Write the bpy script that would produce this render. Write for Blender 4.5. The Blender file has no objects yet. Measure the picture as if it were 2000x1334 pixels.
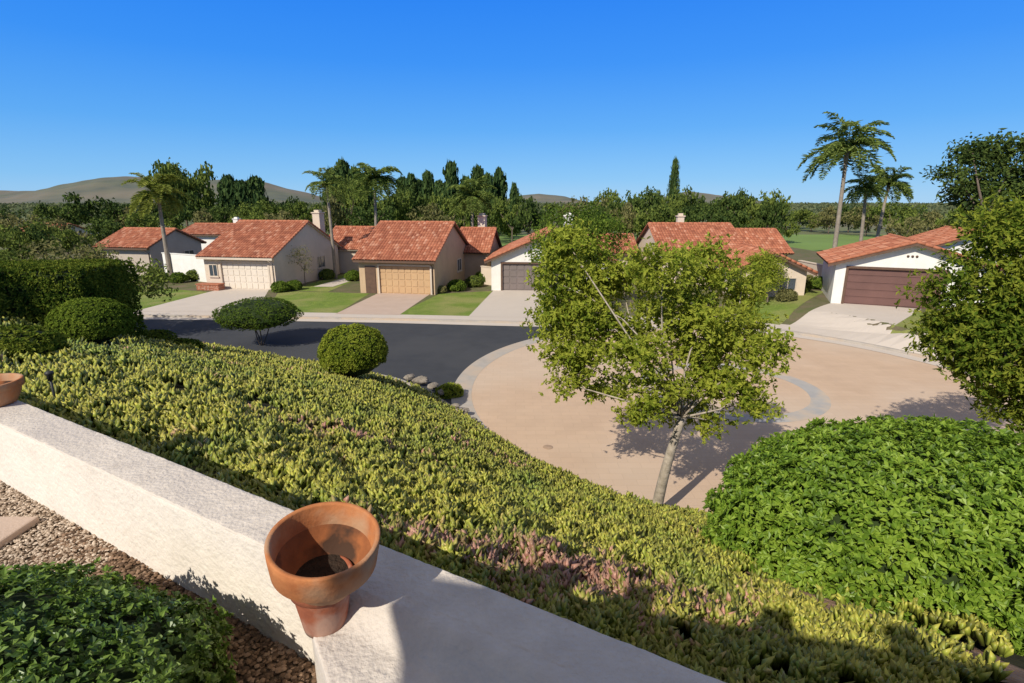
import bpy, math, random
import numpy as np
from mathutils import Vector
random.seed(5); rng = np.random.default_rng(5)
SC = bpy.context.scene; COL = SC.collection
R = math.radians
F = 1050.0; PIT = R(14.5); SP, CP = math.sin(PIT), math.cos(PIT); H = 7.0

# ---------------------------------------------------------------- camera
cam = bpy.data.cameras.new('camera'); co = bpy.data.objects.new('camera', cam); COL.objects.link(co)
co.location = (0, 0, H); co.rotation_euler = (math.pi/2 - PIT, 0, 0)
cam.sensor_width = 36; cam.lens = 36*F/2000; cam.clip_start = .05; cam.clip_end = 9000
SC.camera = co
def W(px, py, zc):                 # point seen at a pixel, at camera depth zc
    X = (px-1000)/F*zc; Y = (667-py)/F*zc
    return Vector((X, zc*CP+Y*SP, H - zc*SP + Y*CP))
def P(px, py, z=0.0):              # point seen at a pixel, on height z
    k = SP - (667-py)/F*CP
    return W(px, py, (H-z)/k)

# ---------------------------------------------------------------- light
sun_az = Vector((-.56, -.83)).normalized(); EL = R(38)
sdir = Vector((-sun_az.x*math.cos(EL), -sun_az.y*math.cos(EL), -math.sin(EL)))
sl = bpy.data.lights.new('sun', 'SUN'); sl.energy = 5.0; sl.angle = R(.5); sl.color = (1, .94, .83)
so = bpy.data.objects.new('sun', sl); COL.objects.link(so); so.rotation_euler = sdir.to_track_quat('-Z', 'Y').to_euler(); so.location = (-20, -30, 40)
w = bpy.data.worlds.new('World'); SC.world = w; w.use_nodes = True
nt = w.node_tree; bg = nt.nodes['Background']
sky = nt.nodes.new('ShaderNodeTexSky'); sky.sky_type = 'NISHITA'; sky.sun_disc = False
sky.sun_elevation = EL; sky.sun_rotation = math.atan2(sun_az.x, sun_az.y) % (2*math.pi)
sky.air_density = 1.0; sky.dust_density = .2; sky.ozone_density = 3.0
tcw = nt.nodes.new('ShaderNodeTexCoord'); sx = nt.nodes.new('ShaderNodeSeparateXYZ'); nt.links.new(tcw.outputs['Generated'], sx.inputs[0])
rp = nt.nodes.new('ShaderNodeValToRGB'); e = rp.color_ramp.elements
SKY = [(0.0, (.32, .60, .90)), (.04, (.20, .52, .92)), (.12, (.085, .39, .93)), (.22, (.025, .28, .95)), (.34, (.004, .21, .93)), (.5, (.28, .31, .40)), (1, (.35, .33, .33))]
e[0].position = 0; e[0].color = (*SKY[0][1], 1); e[1].position = 1; e[1].color = (*SKY[-1][1], 1)
for p_, c_ in SKY[1:-1]: q_ = e.new(p_); q_.color = (*c_, 1)
nt.links.new(sx.outputs['Z'], rp.inputs[0])
vm = nt.nodes.new('ShaderNodeVectorMath'); vm.operation = 'SCALE'; vm.inputs['Scale'].default_value = 1/.13; nt.links.new(rp.outputs[0], vm.inputs[0])
mxw = nt.nodes.new('ShaderNodeMixRGB'); mxw.inputs[0].default_value = .9
nt.links.new(sky.outputs[0], mxw.inputs[1]); nt.links.new(vm.outputs[0], mxw.inputs[2]); nt.links.new(mxw.outputs[0], bg.inputs[0]); bg.inputs[1].default_value = .13
SC.view_settings.view_transform = 'Standard'

# ---------------------------------------------------------------- materials
def newmat(name):
    m = bpy.data.materials.new(name); m.use_nodes = True
    n = m.node_tree.nodes; return m, n, m.node_tree.links, n['Principled BSDF']
def c4(c): return (c[0], c[1], c[2], 1)
def surf(name, c1, c2=None, scale=3, rough=.85, bump=0, bscale=40, c3=None, scale2=.4, detail=6, spec=.3, bdist=.02):
    m, n, l, b = newmat(name)
    c2 = c2 or tuple(x*.8 for x in c1)
    tc = n.new('ShaderNodeTexCoord')
    no = n.new('ShaderNodeTexNoise'); no.inputs['Scale'].default_value = scale; no.inputs['Detail'].default_value = detail; no.inputs['Roughness'].default_value = .65
    l.new(tc.outputs['Object'], no.inputs['Vector'])
    r = n.new('ShaderNodeValToRGB'); r.color_ramp.elements[0].position = .35; r.color_ramp.elements[1].position = .65
    r.color_ramp.elements[0].color = c4(c2); r.color_ramp.elements[1].color = c4(c1)
    l.new(no.outputs['Fac'], r.inputs['Fac']); out = r.outputs['Color']
    if c3:
        n2 = n.new('ShaderNodeTexNoise'); n2.inputs['Scale'].default_value = scale2; n2.inputs['Detail'].default_value = 4
        l.new(tc.outputs['Object'], n2.inputs['Vector'])
        r2 = n.new('ShaderNodeValToRGB'); r2.color_ramp.elements[0].position = .45; r2.color_ramp.elements[1].position = .62
        l.new(n2.outputs['Fac'], r2.inputs['Fac'])
        mx = n.new('ShaderNodeMixRGB'); l.new(r2.outputs['Color'], mx.inputs['Fac']); l.new(out, mx.inputs[1]); mx.inputs[2].default_value = c4(c3); out = mx.outputs[0]
    l.new(out, b.inputs['Base Color']); b.inputs['Roughness'].default_value = rough
    b.inputs['Specular IOR Level'].default_value = spec
    if bump:
        nb = n.new('ShaderNodeTexNoise'); nb.inputs['Scale'].default_value = bscale; nb.inputs['Detail'].default_value = 5
        l.new(tc.outputs['Object'], nb.inputs['Vector'])
        bp = n.new('ShaderNodeBump'); bp.inputs['Strength'].default_value = bump; bp.inputs['Distance'].default_value = bdist
        l.new(nb.outputs['Fac'], bp.inputs['Height']); l.new(bp.outputs[0], b.inputs['Normal'])
    return m
def leafmat(name, dark, mid, light, nscale=1.2, transl=.3, rough=.5, spec=0, pos=(.45, .75, 1.0)):
    m, n, l, b = newmat(name)
    if not spec: n.remove(b); b = n.new('ShaderNodeBsdfDiffuse'); col = b.inputs['Color']
    else: col = b.inputs['Base Color']; b.inputs['Roughness'].default_value = rough; b.inputs['Specular IOR Level'].default_value = spec
    g = n.new('ShaderNodeNewGeometry'); tc = n.new('ShaderNodeTexCoord')
    no = n.new('ShaderNodeTexNoise'); no.inputs['Scale'].default_value = nscale; no.inputs['Detail'].default_value = 2
    l.new(tc.outputs['Object'], no.inputs['Vector'])
    oi = n.new('ShaderNodeObjectInfo')
    ad = n.new('ShaderNodeMath'); ad.operation = 'MULTIPLY_ADD'; l.new(g.outputs['Random Per Island'], ad.inputs[0]); ad.inputs[1].default_value = .55
    l.new(no.outputs['Fac'], ad.inputs[2])
    a2 = n.new('ShaderNodeMath'); a2.operation = 'MULTIPLY_ADD'; l.new(oi.outputs['Random'], a2.inputs[0]); a2.inputs[1].default_value = .2; l.new(ad.outputs[0], a2.inputs[2])
    r = n.new('ShaderNodeValToRGB'); e = r.color_ramp.elements
    e[0].position = pos[0]; e[0].color = c4(dark); e[1].position = pos[2]; e[1].color = c4(light)
    x = e.new(pos[1]); x.color = c4(mid)
    l.new(a2.outputs[0], r.inputs['Fac']); l.new(r.outputs['Color'], col)
    t = n.new('ShaderNodeBsdfTranslucent'); l.new(r.outputs['Color'], t.inputs['Color'])
    ms = n.new('ShaderNodeMixShader'); ms.inputs[0].default_value = transl
    l.new(b.outputs[0], ms.inputs[1]); l.new(t.outputs[0], ms.inputs[2])
    l.new(ms.outputs[0], n['Material Output'].inputs['Surface'])
    return m
def attrmat(name, attr, cols, pos, rough=.8, noise=.15, nscale=2, bump=0):
    m, n, l, b = newmat(name)
    a = n.new('ShaderNodeAttribute'); a.attribute_name = attr
    r = n.new('ShaderNodeValToRGB'); e = r.color_ramp.elements
    e[0].position = pos[0]; e[0].color = c4(cols[0]); e[1].position = pos[-1]; e[1].color = c4(cols[-1])
    for c, p in list(zip(cols, pos))[1:-1]: x = e.new(p); x.color = c4(c)
    l.new(a.outputs['Fac'], r.inputs['Fac'])
    tc = n.new('ShaderNodeTexCoord'); no = n.new('ShaderNodeTexNoise'); no.inputs['Scale'].default_value = nscale; no.inputs['Detail'].default_value = 5
    l.new(tc.outputs['Object'], no.inputs['Vector'])
    mr = n.new('ShaderNodeMapRange'); mr.inputs[1].default_value = .3; mr.inputs[2].default_value = .7; mr.inputs[3].default_value = 1-noise; mr.inputs[4].default_value = 1+noise
    l.new(no.outputs['Fac'], mr.inputs[0])
    mu = n.new('ShaderNodeVectorMath'); mu.operation = 'SCALE'; l.new(r.outputs['Color'], mu.inputs[0]); l.new(mr.outputs[0], mu.inputs['Scale'])
    l.new(mu.outputs[0], b.inputs['Base Color']); b.inputs['Roughness'].default_value = rough; b.inputs['Specular IOR Level'].default_value = .25
    return m

M = {}
M['stucco_white'] = surf('white stucco', (.76, .68, .585), (.68, .605, .515), 4, .9, .6, 45, bdist=.010, detail=10)
M['stucco_top'] = surf('weathered stucco', (.67, .59, .50), (.56, .49, .415), 10, .92, .7, 60, c3=(.57, .50, .43), scale2=2.6, bdist=.010, detail=10)
M['house_white'] = surf('house white stucco', (.78, .75, .68), (.70, .67, .60), 1.2, .9, .3, 20)
M['house_cream'] = surf('house cream stucco', (.66, .54, .42), (.58, .48, .37), 1.0, .9, .3, 20)
M['house_tan'] = surf('house tan stucco', (.54, .38, .235), (.47, .33, .205), 1.0, .9, .3, 20)
M['house_grey'] = surf('house grey beige stucco', (.48, .40, .32), (.42, .35, .28), 1.0, .9, .3, 20)
M['door_cream'] = surf('cream door paint', (.66, .58, .48), (.62, .54, .44), .8, .6)
M['door_tan'] = surf('tan door paint', (.52, .34, .18), (.47, .30, .16), .8, .6)
M['door_taupe'] = surf('taupe door paint', (.20, .16, .145), (.17, .14, .125), .8, .6)
M['door_brown'] = surf('brown door paint', (.165, .085, .07), (.135, .07, .058), .8, .55)
M['trim_brown'] = surf('brown timber', (.14, .08, .05), (.10, .058, .04), 3, .7)
M['trim_cream'] = surf('cream timber', (.60, .50, .40), (.52, .44, .34), 3, .7)
M['glass'] = surf('window glass', (.05, .07, .09), (.03, .04, .05), .5, .12, spec=.8)
M['roof'] = attrmat('barrel roof tile', 'rnd', [(.27, .09, .05), (.37, .13, .07), (.43, .165, .09), (.52, .26, .165)], [0, .4, .8, 1], .85, .15, 1.6)
M['roof_cap'] = surf('ridge tile', (.45, .17, .09), (.34, .12, .065), 4, .85)
M['asphalt'] = surf('asphalt', (.050, .052, .057), (.041, .043, .048), 1.2, .9, .25, 90, c3=(.058, .059, .062), scale2=.15, bdist=.01)
M['concrete'] = surf('concrete', (.56, .485, .41), (.52, .45, .38), 1.1, .9, .2, 60, c3=(.53, .46, .39), scale2=.2)
M['concrete_pink'] = surf('pink concrete', (.50, .38, .30), (.46, .345, .27), 1.2, .9, .2, 60)
M['kerb'] = surf('kerb concrete', (.44, .39, .33), (.36, .325, .285), 1.5, .9, .2, 50, c3=(.47, .375, .285), scale2=.7)
M['ring'] = surf('grey paving', (.41, .385, .35), (.34, .325, .31), 1.3, .9, .3, 40, c3=(.50, .40, .30), scale2=.8)
M['lawn'] = surf('lawn', (.20, .27, .04), (.14, .21, .028), 2.2, .95, .9, 60, c3=(.27, .28, .08), scale2=.35, bdist=.05)
M['bed'] = surf('planted bed soil', (.10, .12, .035), (.17, .13, .08), .9, .95, .8, 12, bdist=.1)
M['soil'] = surf('slope soil', (.055, .045, .02), (.027, .026, .011), 6, .95, .8, 20, bdist=.05)
M['dirt'] = surf('pale reddish bare soil', (.46, .28, .175), (.32, .185, .11), 7, .95, 1, 30, c3=(.24, .14, .085), scale2=3, bdist=.03)
M['yard'] = surf('brown garden soil', (.18, .12, .075), (.10, .068, .043), 14, .95, .8, 40, bdist=.02)
M['far'] = surf('far ground', (.12, .16, .05), (.16, .14, .08), .02, .95)
M['fairway'] = surf('fairway', (.17, .26, .06), (.14, .21, .05), .05, .95)
M['bark'] = surf('bark', (.20, .155, .115), (.12, .09, .065), 9, .9, .6, 30)
M['bark_pale'] = surf('pale bark', (.46, .39, .31), (.27, .225, .17), 7, .9, .6, 25)
M['palm_bark'] = surf('palm trunk', (.32, .27, .21), (.22, .18, .14), 3, .9, .5, 12)
M['rock'] = surf('rock', (.30, .26, .21), (.16, .135, .11), 5, .9, .8, 14)
M['terra'] = surf('terracotta', (.50, .195, .07), (.38, .13, .045), 16, .88, .45, 70, c3=(.42, .245, .14), scale2=6, bdist=.004, detail=10)
M['terra_low'] = surf('stained terracotta', (.36, .115, .055), (.26, .078, .04), 14, .88, .4, 70, c3=(.42, .25, .18), scale2=9, bdist=.004, detail=10)
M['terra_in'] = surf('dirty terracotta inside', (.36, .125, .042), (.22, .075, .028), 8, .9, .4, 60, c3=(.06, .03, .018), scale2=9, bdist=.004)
M['pot_soil'] = surf('dark pot soil', (.045, .028, .018), (.02, .013, .009), 30, .95, 1, 90, bdist=.01)
M['dark_metal'] = surf('dark metal', (.04, .04, .04), (.03, .03, .03), 5, .5)
M['cover'] = surf('rusty cover', (.42, .29, .195), (.34, .23, .155), 8, .8)
M['pebble'] = attrmat('pebbles', 'rnd', [(.22, .155, .105), (.44, .34, .25), (.62, .51, .40)], [0, .5, 1], .8, .1, 30)
M['chips'] = attrmat('bark chips', 'rnd', [(.07, .042, .026), (.18, .11, .065), (.32, .21, .14)], [0, .6, 1], .9, .1, 30)
M['hill'] = surf('hill scrub', (.135, .14, .09), (.085, .10, .08), .012, .95, c3=(.18, .155, .115), scale2=.004, detail=10)
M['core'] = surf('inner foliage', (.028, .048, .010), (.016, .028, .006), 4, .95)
M['leaf_tree'] = leafmat('light tree leaf', (.08, .125, .014), (.195, .26, .028), (.40, .43, .06), 1.3, .45, pos=(.42, .67, .98))
M['leaf_right'] = leafmat('right tree leaf', (.055, .095, .012), (.13, .19, .022), (.28, .31, .04), 1.0, .4)
M['leaf_shrub'] = leafmat('glossy shrub leaf', (.075, .135, .012), (.14, .24, .020), (.27, .38, .045), 2.6, .3, .45, spec=.3)
M['leaf_low'] = leafmat('small dark leaf', (.04, .085, .014), (.095, .17, .024), (.19, .28, .05), 3, .25, .4, spec=.4)
M['leaf_hedge'] = leafmat('hedge leaf', (.03, .058, .010), (.07, .115, .015), (.18, .21, .03), .8, .25)
M['leaf_top'] = leafmat('clipped shrub leaf', (.05, .09, .014), (.09, .15, .022), (.17, .23, .035), 2, .3)
M['leaf_dome'] = leafmat('clipped dome leaf', (.06, .10, .014), (.115, .175, .022), (.21, .27, .035), 2, .3)
M['leaf_topy'] = leafmat('yellow green clipped leaf', (.09, .13, .014), (.18, .24, .026), (.31, .34, .045), 2, .3)
M['leaf_dark'] = leafmat('dark far foliage', (.03, .052, .018), (.055, .088, .024), (.11, .15, .035), .25, .25)
M['leaf_mid'] = leafmat('mid far foliage', (.06, .09, .022), (.11, .15, .034), (.20, .24, .05), .25, .3)
M['leaf_olive'] = leafmat('olive far foliage', (.09, .095, .04), (.17, .165, .06), (.25, .23, .09), .25, .3)
M['leaf_conifer'] = leafmat('conifer foliage', (.026, .052, .02), (.048, .085, .028), (.09, .135, .04), .3, .2)
M['leaf_hazy'] = leafmat('hazy far foliage', (.055, .08, .045), (.09, .12, .06), (.16, .175, .085), .02, .25)
M['palm'] = leafmat('palm frond', (.09, .14, .03), (.165, .23, .05), (.28, .34, .09), .5, .4)
M['palm_dry'] = leafmat('yellowing palm frond', (.14, .175, .03), (.24, .28, .05), (.36, .38, .09), .5, .4)
M['flower'] = leafmat('red flowers', (.3, .04, .02), (.4, .08, .03), (.5, .15, .06), 3, .2)

def icemat():
    m, n, l, b = newmat('ice plant')
    a = n.new('ShaderNodeAttribute'); a.attribute_name = 'tip'
    p = n.new('ShaderNodeAttribute'); p.attribute_name = 'patch'
    gr = n.new('ShaderNodeAttribute'); gr.attribute_name = 'green'
    def ramp(cols, pos):
        r = n.new('ShaderNodeValToRGB'); e = r.color_ramp.elements
        e[0].position = pos[0]; e[0].color = c4(cols[0]); e[1].position = pos[-1]; e[1].color = c4(cols[-1])
        for c, q in list(zip(cols, pos))[1:-1]: x = e.new(q); x.color = c4(c)
        return r
    def mix(f, x, y):
        mx = n.new('ShaderNodeMixRGB'); l.new(f, mx.inputs[0]); l.new(x, mx.inputs[1]); l.new(y, mx.inputs[2]); return mx.outputs[0]
    r1 = ramp([(.05, .06, .009), (.21, .24, .03), (.48, .42, .08)], [0, .5, 1]); l.new(a.outputs['Fac'], r1.inputs[0])  # base stops darkened to put the shade of the gaps into the colour
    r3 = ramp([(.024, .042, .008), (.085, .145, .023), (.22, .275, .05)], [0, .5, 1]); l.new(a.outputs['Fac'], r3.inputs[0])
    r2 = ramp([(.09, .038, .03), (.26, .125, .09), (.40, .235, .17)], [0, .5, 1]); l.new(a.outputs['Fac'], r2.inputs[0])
    g = n.new('ShaderNodeNewGeometry')
    ad = n.new('ShaderNodeMath'); ad.operation = 'MULTIPLY_ADD'; l.new(g.outputs['Random Per Island'], ad.inputs[0]); ad.inputs[1].default_value = .5; l.new(p.outputs['Fac'], ad.inputs[2])
    rr = ramp([(0, 0, 0), (1, 1, 1)], [.72, .88]); l.new(ad.outputs[0], rr.inputs[0])
    c_ = mix(gr.outputs['Fac'], r1.outputs[0], r3.outputs[0]); c_ = mix(rr.outputs[0], c_, r2.outputs[0])
    hv = n.new('ShaderNodeHueSaturation'); mr = n.new('ShaderNodeMapRange'); mr.inputs[3].default_value = .45; mr.inputs[4].default_value = 1.4
    l.new(g.outputs['Random Per Island'], mr.inputs[0]); l.new(mr.outputs[0], hv.inputs['Value']); l.new(c_, hv.inputs['Color'])
    l.new(hv.outputs[0], b.inputs['Base Color']); b.inputs['Roughness'].default_value = .45
    b.inputs['Specular IOR Level'].default_value = .35
    return m
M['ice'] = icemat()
def plazamat():
    m = surf('stamped tan paving', (.575, .41, .28), (.51, .36, .245), .5, .9, .25, 40, c3=(.56, .425, .31), scale2=.12, detail=9)
    n, l = m.node_tree.nodes, m.node_tree.links; b = n['Principled BSDF']
    src = b.inputs['Base Color'].links[0].from_socket
    tc = n.new('ShaderNodeTexCoord'); br = n.new('ShaderNodeTexBrick')
    br.inputs['Scale'].default_value = 1.0; br.inputs['Mortar Size'].default_value = .010; br.inputs['Brick Width'].default_value = .62; br.inputs['Row Height'].default_value = .31
    br.inputs['Color1'].default_value = (1, 1, 1, 1); br.inputs['Color2'].default_value = (.955, .955, .955, 1); br.inputs['Mortar'].default_value = (.90, .90, .90, 1)
    l.new(tc.outputs['Object'], br.inputs['Vector'])
    mx = n.new('ShaderNodeMixRGB'); mx.blend_type = 'MULTIPLY'; mx.inputs[0].default_value = 1
    l.new(src, mx.inputs[1]); l.new(br.outputs['Color'], mx.inputs[2]); l.new(mx.outputs[0], b.inputs['Base Color'])
    return m
M['plaza'] = plazamat()

# ---------------------------------------------------------------- mesh helpers
def link(o, parent=None):
    COL.objects.link(o)
    if parent: o.parent = parent
    return o
def tag(o, label, cat, group=None, kind=None):
    if label: o['label'] = label
    if cat: o['category'] = cat
    if group: o['group'] = group
    if kind: o['kind'] = kind
    return o
def thing(name, label, cat, loc=(0, 0, 0), rz=0, group=None):
    o = bpy.data.objects.new(name, None); o.empty_display_size = .3; link(o); o.location = loc; o.rotation_euler = (0, 0, rz)
    return tag(o, label, cat, group)
def npmesh(name, pieces, mats, parent=None, smooth=False, fattr=None):
    Vs, starts, tots, idx, mi, fa = [], [], [], [], [], []
    off = 0; lo = 0
    for p in pieces:
        V, Fc, m_ = p[0], np.asarray(p[1]), p[2]
        Vs.append(V); k = Fc.shape[1]; n_ = Fc.shape[0]
        idx.append((Fc+off).ravel()); starts.append(lo+np.arange(n_)*k); tots.append(np.full(n_, k)); mi.append(np.full(n_, m_))
        fa.append(p[3] if len(p) > 3 else np.zeros(n_))
        off += len(V); lo += n_*k
    V = np.concatenate(Vs); idx = np.concatenate(idx); starts = np.concatenate(starts); tots = np.concatenate(tots); mi = np.concatenate(mi)
    me = bpy.data.meshes.new(name); me.vertices.add(len(V)); me.vertices.foreach_set('co', V.astype(np.float32).ravel())
    me.loops.add(len(idx)); me.loops.foreach_set('vertex_index', idx.astype(np.int32))
    me.polygons.add(len(starts)); me.polygons.foreach_set('loop_start', starts.astype(np.int32)); me.polygons.foreach_set('loop_total', tots.astype(np.int32))
    me.polygons.foreach_set('material_index', mi.astype(np.int32))
    me.polygons.foreach_set('use_smooth', np.full(len(starts), smooth))
    if fattr: a = me.attributes.new(fattr, 'FLOAT', 'FACE'); a.data.foreach_set('value', np.concatenate(fa).astype(np.float32))
    me.update(calc_edges=True); me.validate()
    for m_ in mats: me.materials.append(m_)
    return link(bpy.data.objects.new(name, me), parent)
class MB:
    def __init__(s): s.v = []; s.f = []; s.m = []; s.sm = []
    def add(s, vs, fs, m=0, sm=False):
        o = len(s.v); s.v += [tuple(v) for v in vs]; s.f += [tuple(i+o for i in f) for f in fs]; s.m += [m]*len(fs); s.sm += [sm]*len(fs); return s
    def box(s, x0, x1, y0, y1, z0, z1, m=0):
        vs = [(x, y, z) for z in (z0, z1) for y in (y0, y1) for x in (x0, x1)]
        return s.add(vs, [(0, 2, 3, 1), (4, 5, 7, 6), (0, 1, 5, 4), (2, 6, 7, 3), (0, 4, 6, 2), (1, 3, 7, 5)], m)
    def prism(s, poly, a, m=0):
        n = len(poly); A = Vector(a); vs = [Vector(p) for p in poly] + [Vector(p)+A for p in poly]
        fs = [tuple(range(n))[::-1], tuple(range(n, 2*n))] + [(i, (i+1) % n, n+(i+1) % n, n+i) for i in range(n)]
        return s.add(vs, fs, m)
    def tube(s, pts, rad, n=8, m=0, sm=True):
        pts = [Vector(p) for p in pts]; vs = []; fs = []
        for i, p in enumerate(pts):
            d = (pts[min(i+1, len(pts)-1)]-pts[max(i-1, 0)]).normalized()
            u = d.cross(Vector((0, 0, 1)) if abs(d.z) < .9 else Vector((1, 0, 0))).normalized(); v = d.cross(u)
            r = rad[i] if hasattr(rad, '__len__') else rad
            for k in range(n): a = 2*math.pi*k/n; vs.append(p+u*math.cos(a)*r+v*math.sin(a)*r)
        for i in range(len(pts)-1):
            for k in range(n): a = i*n+k; b = i*n+(k+1) % n; fs.append((a, b, b+n, a+n))
        fs.append(tuple(range(n))[::-1]); fs.append(tuple(range((len(pts)-1)*n, len(pts)*n)))
        return s.add(vs, fs, m, sm)
    def lathe(s, prof, n=48, m=0, c=(0, 0, 0), wob=0):
        vs = []; fs = []
        for r, z in prof:
            for k in range(n):
                a = 2*math.pi*k/n; q = r*(1+wob*math.sin(3*a+z*30)); vs.append((c[0]+q*math.cos(a), c[1]+q*math.sin(a), c[2]+z))
        for i in range(len(prof)-1):
            for k in range(n): a = i*n+k; b = i*n+(k+1) % n; fs.append((a, b, b+n, a+n))
        return s.add(vs, fs, m, True)
    def build(s, name, mats, parent=None, bevel=0):
        me = bpy.data.meshes.new(name); me.from_pydata(s.v, [], s.f)
        if not isinstance(mats, (list, tuple)): mats = [mats]
        for m_ in mats: me.materials.append(m_)
        me.polygons.foreach_set('material_index', s.m); me.polygons.foreach_set('use_smooth', s.sm); me.update()
        o = link(bpy.data.objects.new(name, me), parent)
        if bevel: b = o.modifiers.new('bevel', 'BEVEL'); b.width = bevel; b.segments = 2; b.limit_method = 'ANGLE'
        return o
def unit(a): return a/np.maximum(np.linalg.norm(a, axis=1, keepdims=True), 1e-9)
def rdir(n): return unit(rng.normal(size=(n, 3)))
def leaves(c, n, t, L, Wd, fold=.15):
    n = unit(n); t = unit(t - n*np.sum(n*t, axis=1, keepdims=True)); b = np.cross(n, t)
    L = np.broadcast_to(L, (len(c),))[:, None]; Wd = np.broadcast_to(Wd, (len(c),))[:, None]
    V = np.stack([c-t*L/2, c+t*L*.08+b*Wd/2+n*Wd*fold, c+t*L/2-n*L*.08, c+t*L*.08-b*Wd/2+n*Wd*fold], axis=1).reshape(-1, 3)
    Fc = np.arange(len(c)*4).reshape(-1, 4)
    return V, Fc
def rosettes(C, A, k, L, Wd, up=(.1, .9), jit=.25):
    n = len(C); C = np.repeat(C, k, 0); A = unit(np.repeat(A, k, 0))
    T = rdir(n*k); T = unit(T - A*np.sum(T*A, 1, keepdims=True)); T = unit(T + A*rng.uniform(up[0], up[1], (n*k, 1)))
    l = L*rng.uniform(.7, 1.2, n*k)
    N = A - T*np.sum(A*T, 1, keepdims=True) + rng.normal(size=(n*k, 3))*jit
    return leaves(C+T*(l/2)[:, None], N, T, l, Wd/L*l)
def ell_blob(c, r, n=14):
    vs = []; fs = []
    for i in range(n+1):
        th = math.pi*i/n
        for k in range(2*n):
            a = math.pi*k/n; vs.append((c[0]+r[0]*math.sin(th)*math.cos(a), c[1]+r[1]*math.sin(th)*math.sin(a), c[2]+r[2]*math.cos(th)))
    for i in range(n):
        for k in range(2*n): a = i*2*n+k; b = i*2*n+(k+1) % (2*n); fs.append((a, a+2*n, b+2*n, b))
    return np.array(vs), np.array(fs)
def lump(D, seed=0, f=3.0):
    r = np.random.default_rng(seed); s = np.zeros(len(D))
    for i in range(6):
        k = r.normal(size=3)*f*(1+i*.35); s += np.sin(D@k+r.uniform(0, 6.28))/(1+i*.3)
    return s/3

# ---------------------------------------------------------------- terrain
TX = [-80, -30, -16, -10, -6, -3.8, -1.3, .4, 2.5, 5, 8, 11, 14, 17, 20, 45]
TY = [31, 29, 26.2, 23.3, 21.4, 19.8, 16.4, 13.7, 11.7, 10.7, 10.4, 11.2, 12.6, 14.5, 17, 26]
WN = np.array([.489, .872]); S0 = 1.17
def ht(x, y):
    x = np.asarray(x, float); y = np.asarray(y, float)
    s = WN[0]*x+WN[1]*y-S0; yt = np.interp(x, TX, TY); dt = (yt-y)*.8
    t = np.clip(s/np.maximum(s+dt, 1e-3), 0, 1)
    z = 5.50-5.45*t**1.13 - .24*np.exp(-(np.clip(s, 0, 9)/.55)**2) + .05*np.sin(x*1.7)*np.cos(y*1.3)*np.clip(s, 0, 1)
    z = np.where(dt <= 0, -.12, z)
    return np.where(s < -.12, 5.48, z)
def ray_terrain(px, py):
    zc = 1.5
    while zc < 40:
        p = W(px, py, zc)
        if p.z <= float(ht(p.x, p.y)): return p
        zc += .03
    return p
xs = np.arange(-40, 30.01, .25); ys = np.arange(-8, 32.01, .25)
X, Y = np.meshgrid(xs, ys); Z = ht(X, Y)
nx = len(xs); ii = (np.arange(len(ys)-1)[:, None]*nx+np.arange(nx-1)[None]).ravel()
Fc = np.stack([ii, ii+1, ii+nx+1, ii+nx], 1)
tag(npmesh('hillside_ground', [(np.stack([X, Y, Z], -1).reshape(-1, 3), Fc, 0)], [M['soil']], smooth=True), 'soil bank falling from the garden wall to the street', 'ground', kind='structure')
d0 = ray_terrain(1500, 1140); d1 = ray_terrain(1985, 1325); DC = ((d0.x+d1.x)/2, (d0.y+d1.y)/2); DH = math.hypot(d1.x-d0.x, d1.y-d0.y)/2+.3; DA = math.atan2(d1.y-d0.y, d1.x-d0.x); DV = .46
vs = []; fs = []
for i in range(15):
    for k in range(60):
        a = 2*math.pi*k/60; q = i/14*(1+.12*math.sin(3*a+1)+.10*math.sin(7*a)+.08*math.sin(13*a)); u_ = DH*q*math.cos(a); v_ = DV*q*math.sin(a)
        x = DC[0]+u_*math.cos(DA)-v_*math.sin(DA); y = DC[1]+u_*math.sin(DA)+v_*math.cos(DA); vs.append((x, y, float(ht(x, y))+.05*(1-i/14)+.016))
for i in range(14):
    for k in range(60): a = i*60+k; b = i*60+(k+1) % 60; fs.append((a, a+60, b+60, b))
mb = MB(); mb.add(vs, fs, 0, True); tag(mb.build('bare_soil', M['dirt']), 'bare pale reddish soil below the round shrub', 'ground', kind='structure')
mb = MB(); mb.add([(-5000, -200, -.15), (5000, -200, -.15), (5000, 6000, -.15), (-5000, 6000, -.15)], [(0, 1, 2, 3)])
tag(mb.build('ground', M['far']), 'wide ground reaching the horizon', 'ground', kind='structure')
mb = MB(); mb.add([(-60, 76, -.1), (160, 76, -.1), (160, 125, -.1), (-60, 125, -.1)], [(0, 1, 2, 3)])
tag(mb.build('fairway', M['fairway']), 'green golf fairway behind the houses', 'grass', kind='structure')
mb = MB(); mb.add([(-95, 8, 0), (45, 8, 0), (45, 38, 0), (-95, 38, 0)], [(0, 1, 2, 3)])
tag(mb.build('road', M['asphalt']), 'dark asphalt street', 'road', kind='structure')
CX, CY, CR = 8.5, 19.8, 10.5
def disc(name, r0, r1, z, mat, label, n=160, c=(CX, CY), a0=0, a1=360):
    mb = MB(); vs = []; fs = []
    for k in range(n+1): a = R(a0+(a1-a0)*k/n); vs += [(r0*math.cos(a), r0*math.sin(a), 0), (r1*math.cos(a), r1*math.sin(a), 0)]
    for k in range(n): a = 2*k; fs.append((a, a+1, a+3, a+2))
    mb.add(vs, fs); o = mb.build(name, mat); o.location = (c[0], c[1], z); return tag(o, label, 'paving', kind='structure')
disc('plaza_paving', .02, CR-.3, .008, M['plaza'], 'round tan paved turning circle at the street end')
disc('plaza_border', CR-.45, CR+.3, .013, M['kerb'], 'pale concrete border on the street side of the turning circle', a0=88, a1=300)
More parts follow.
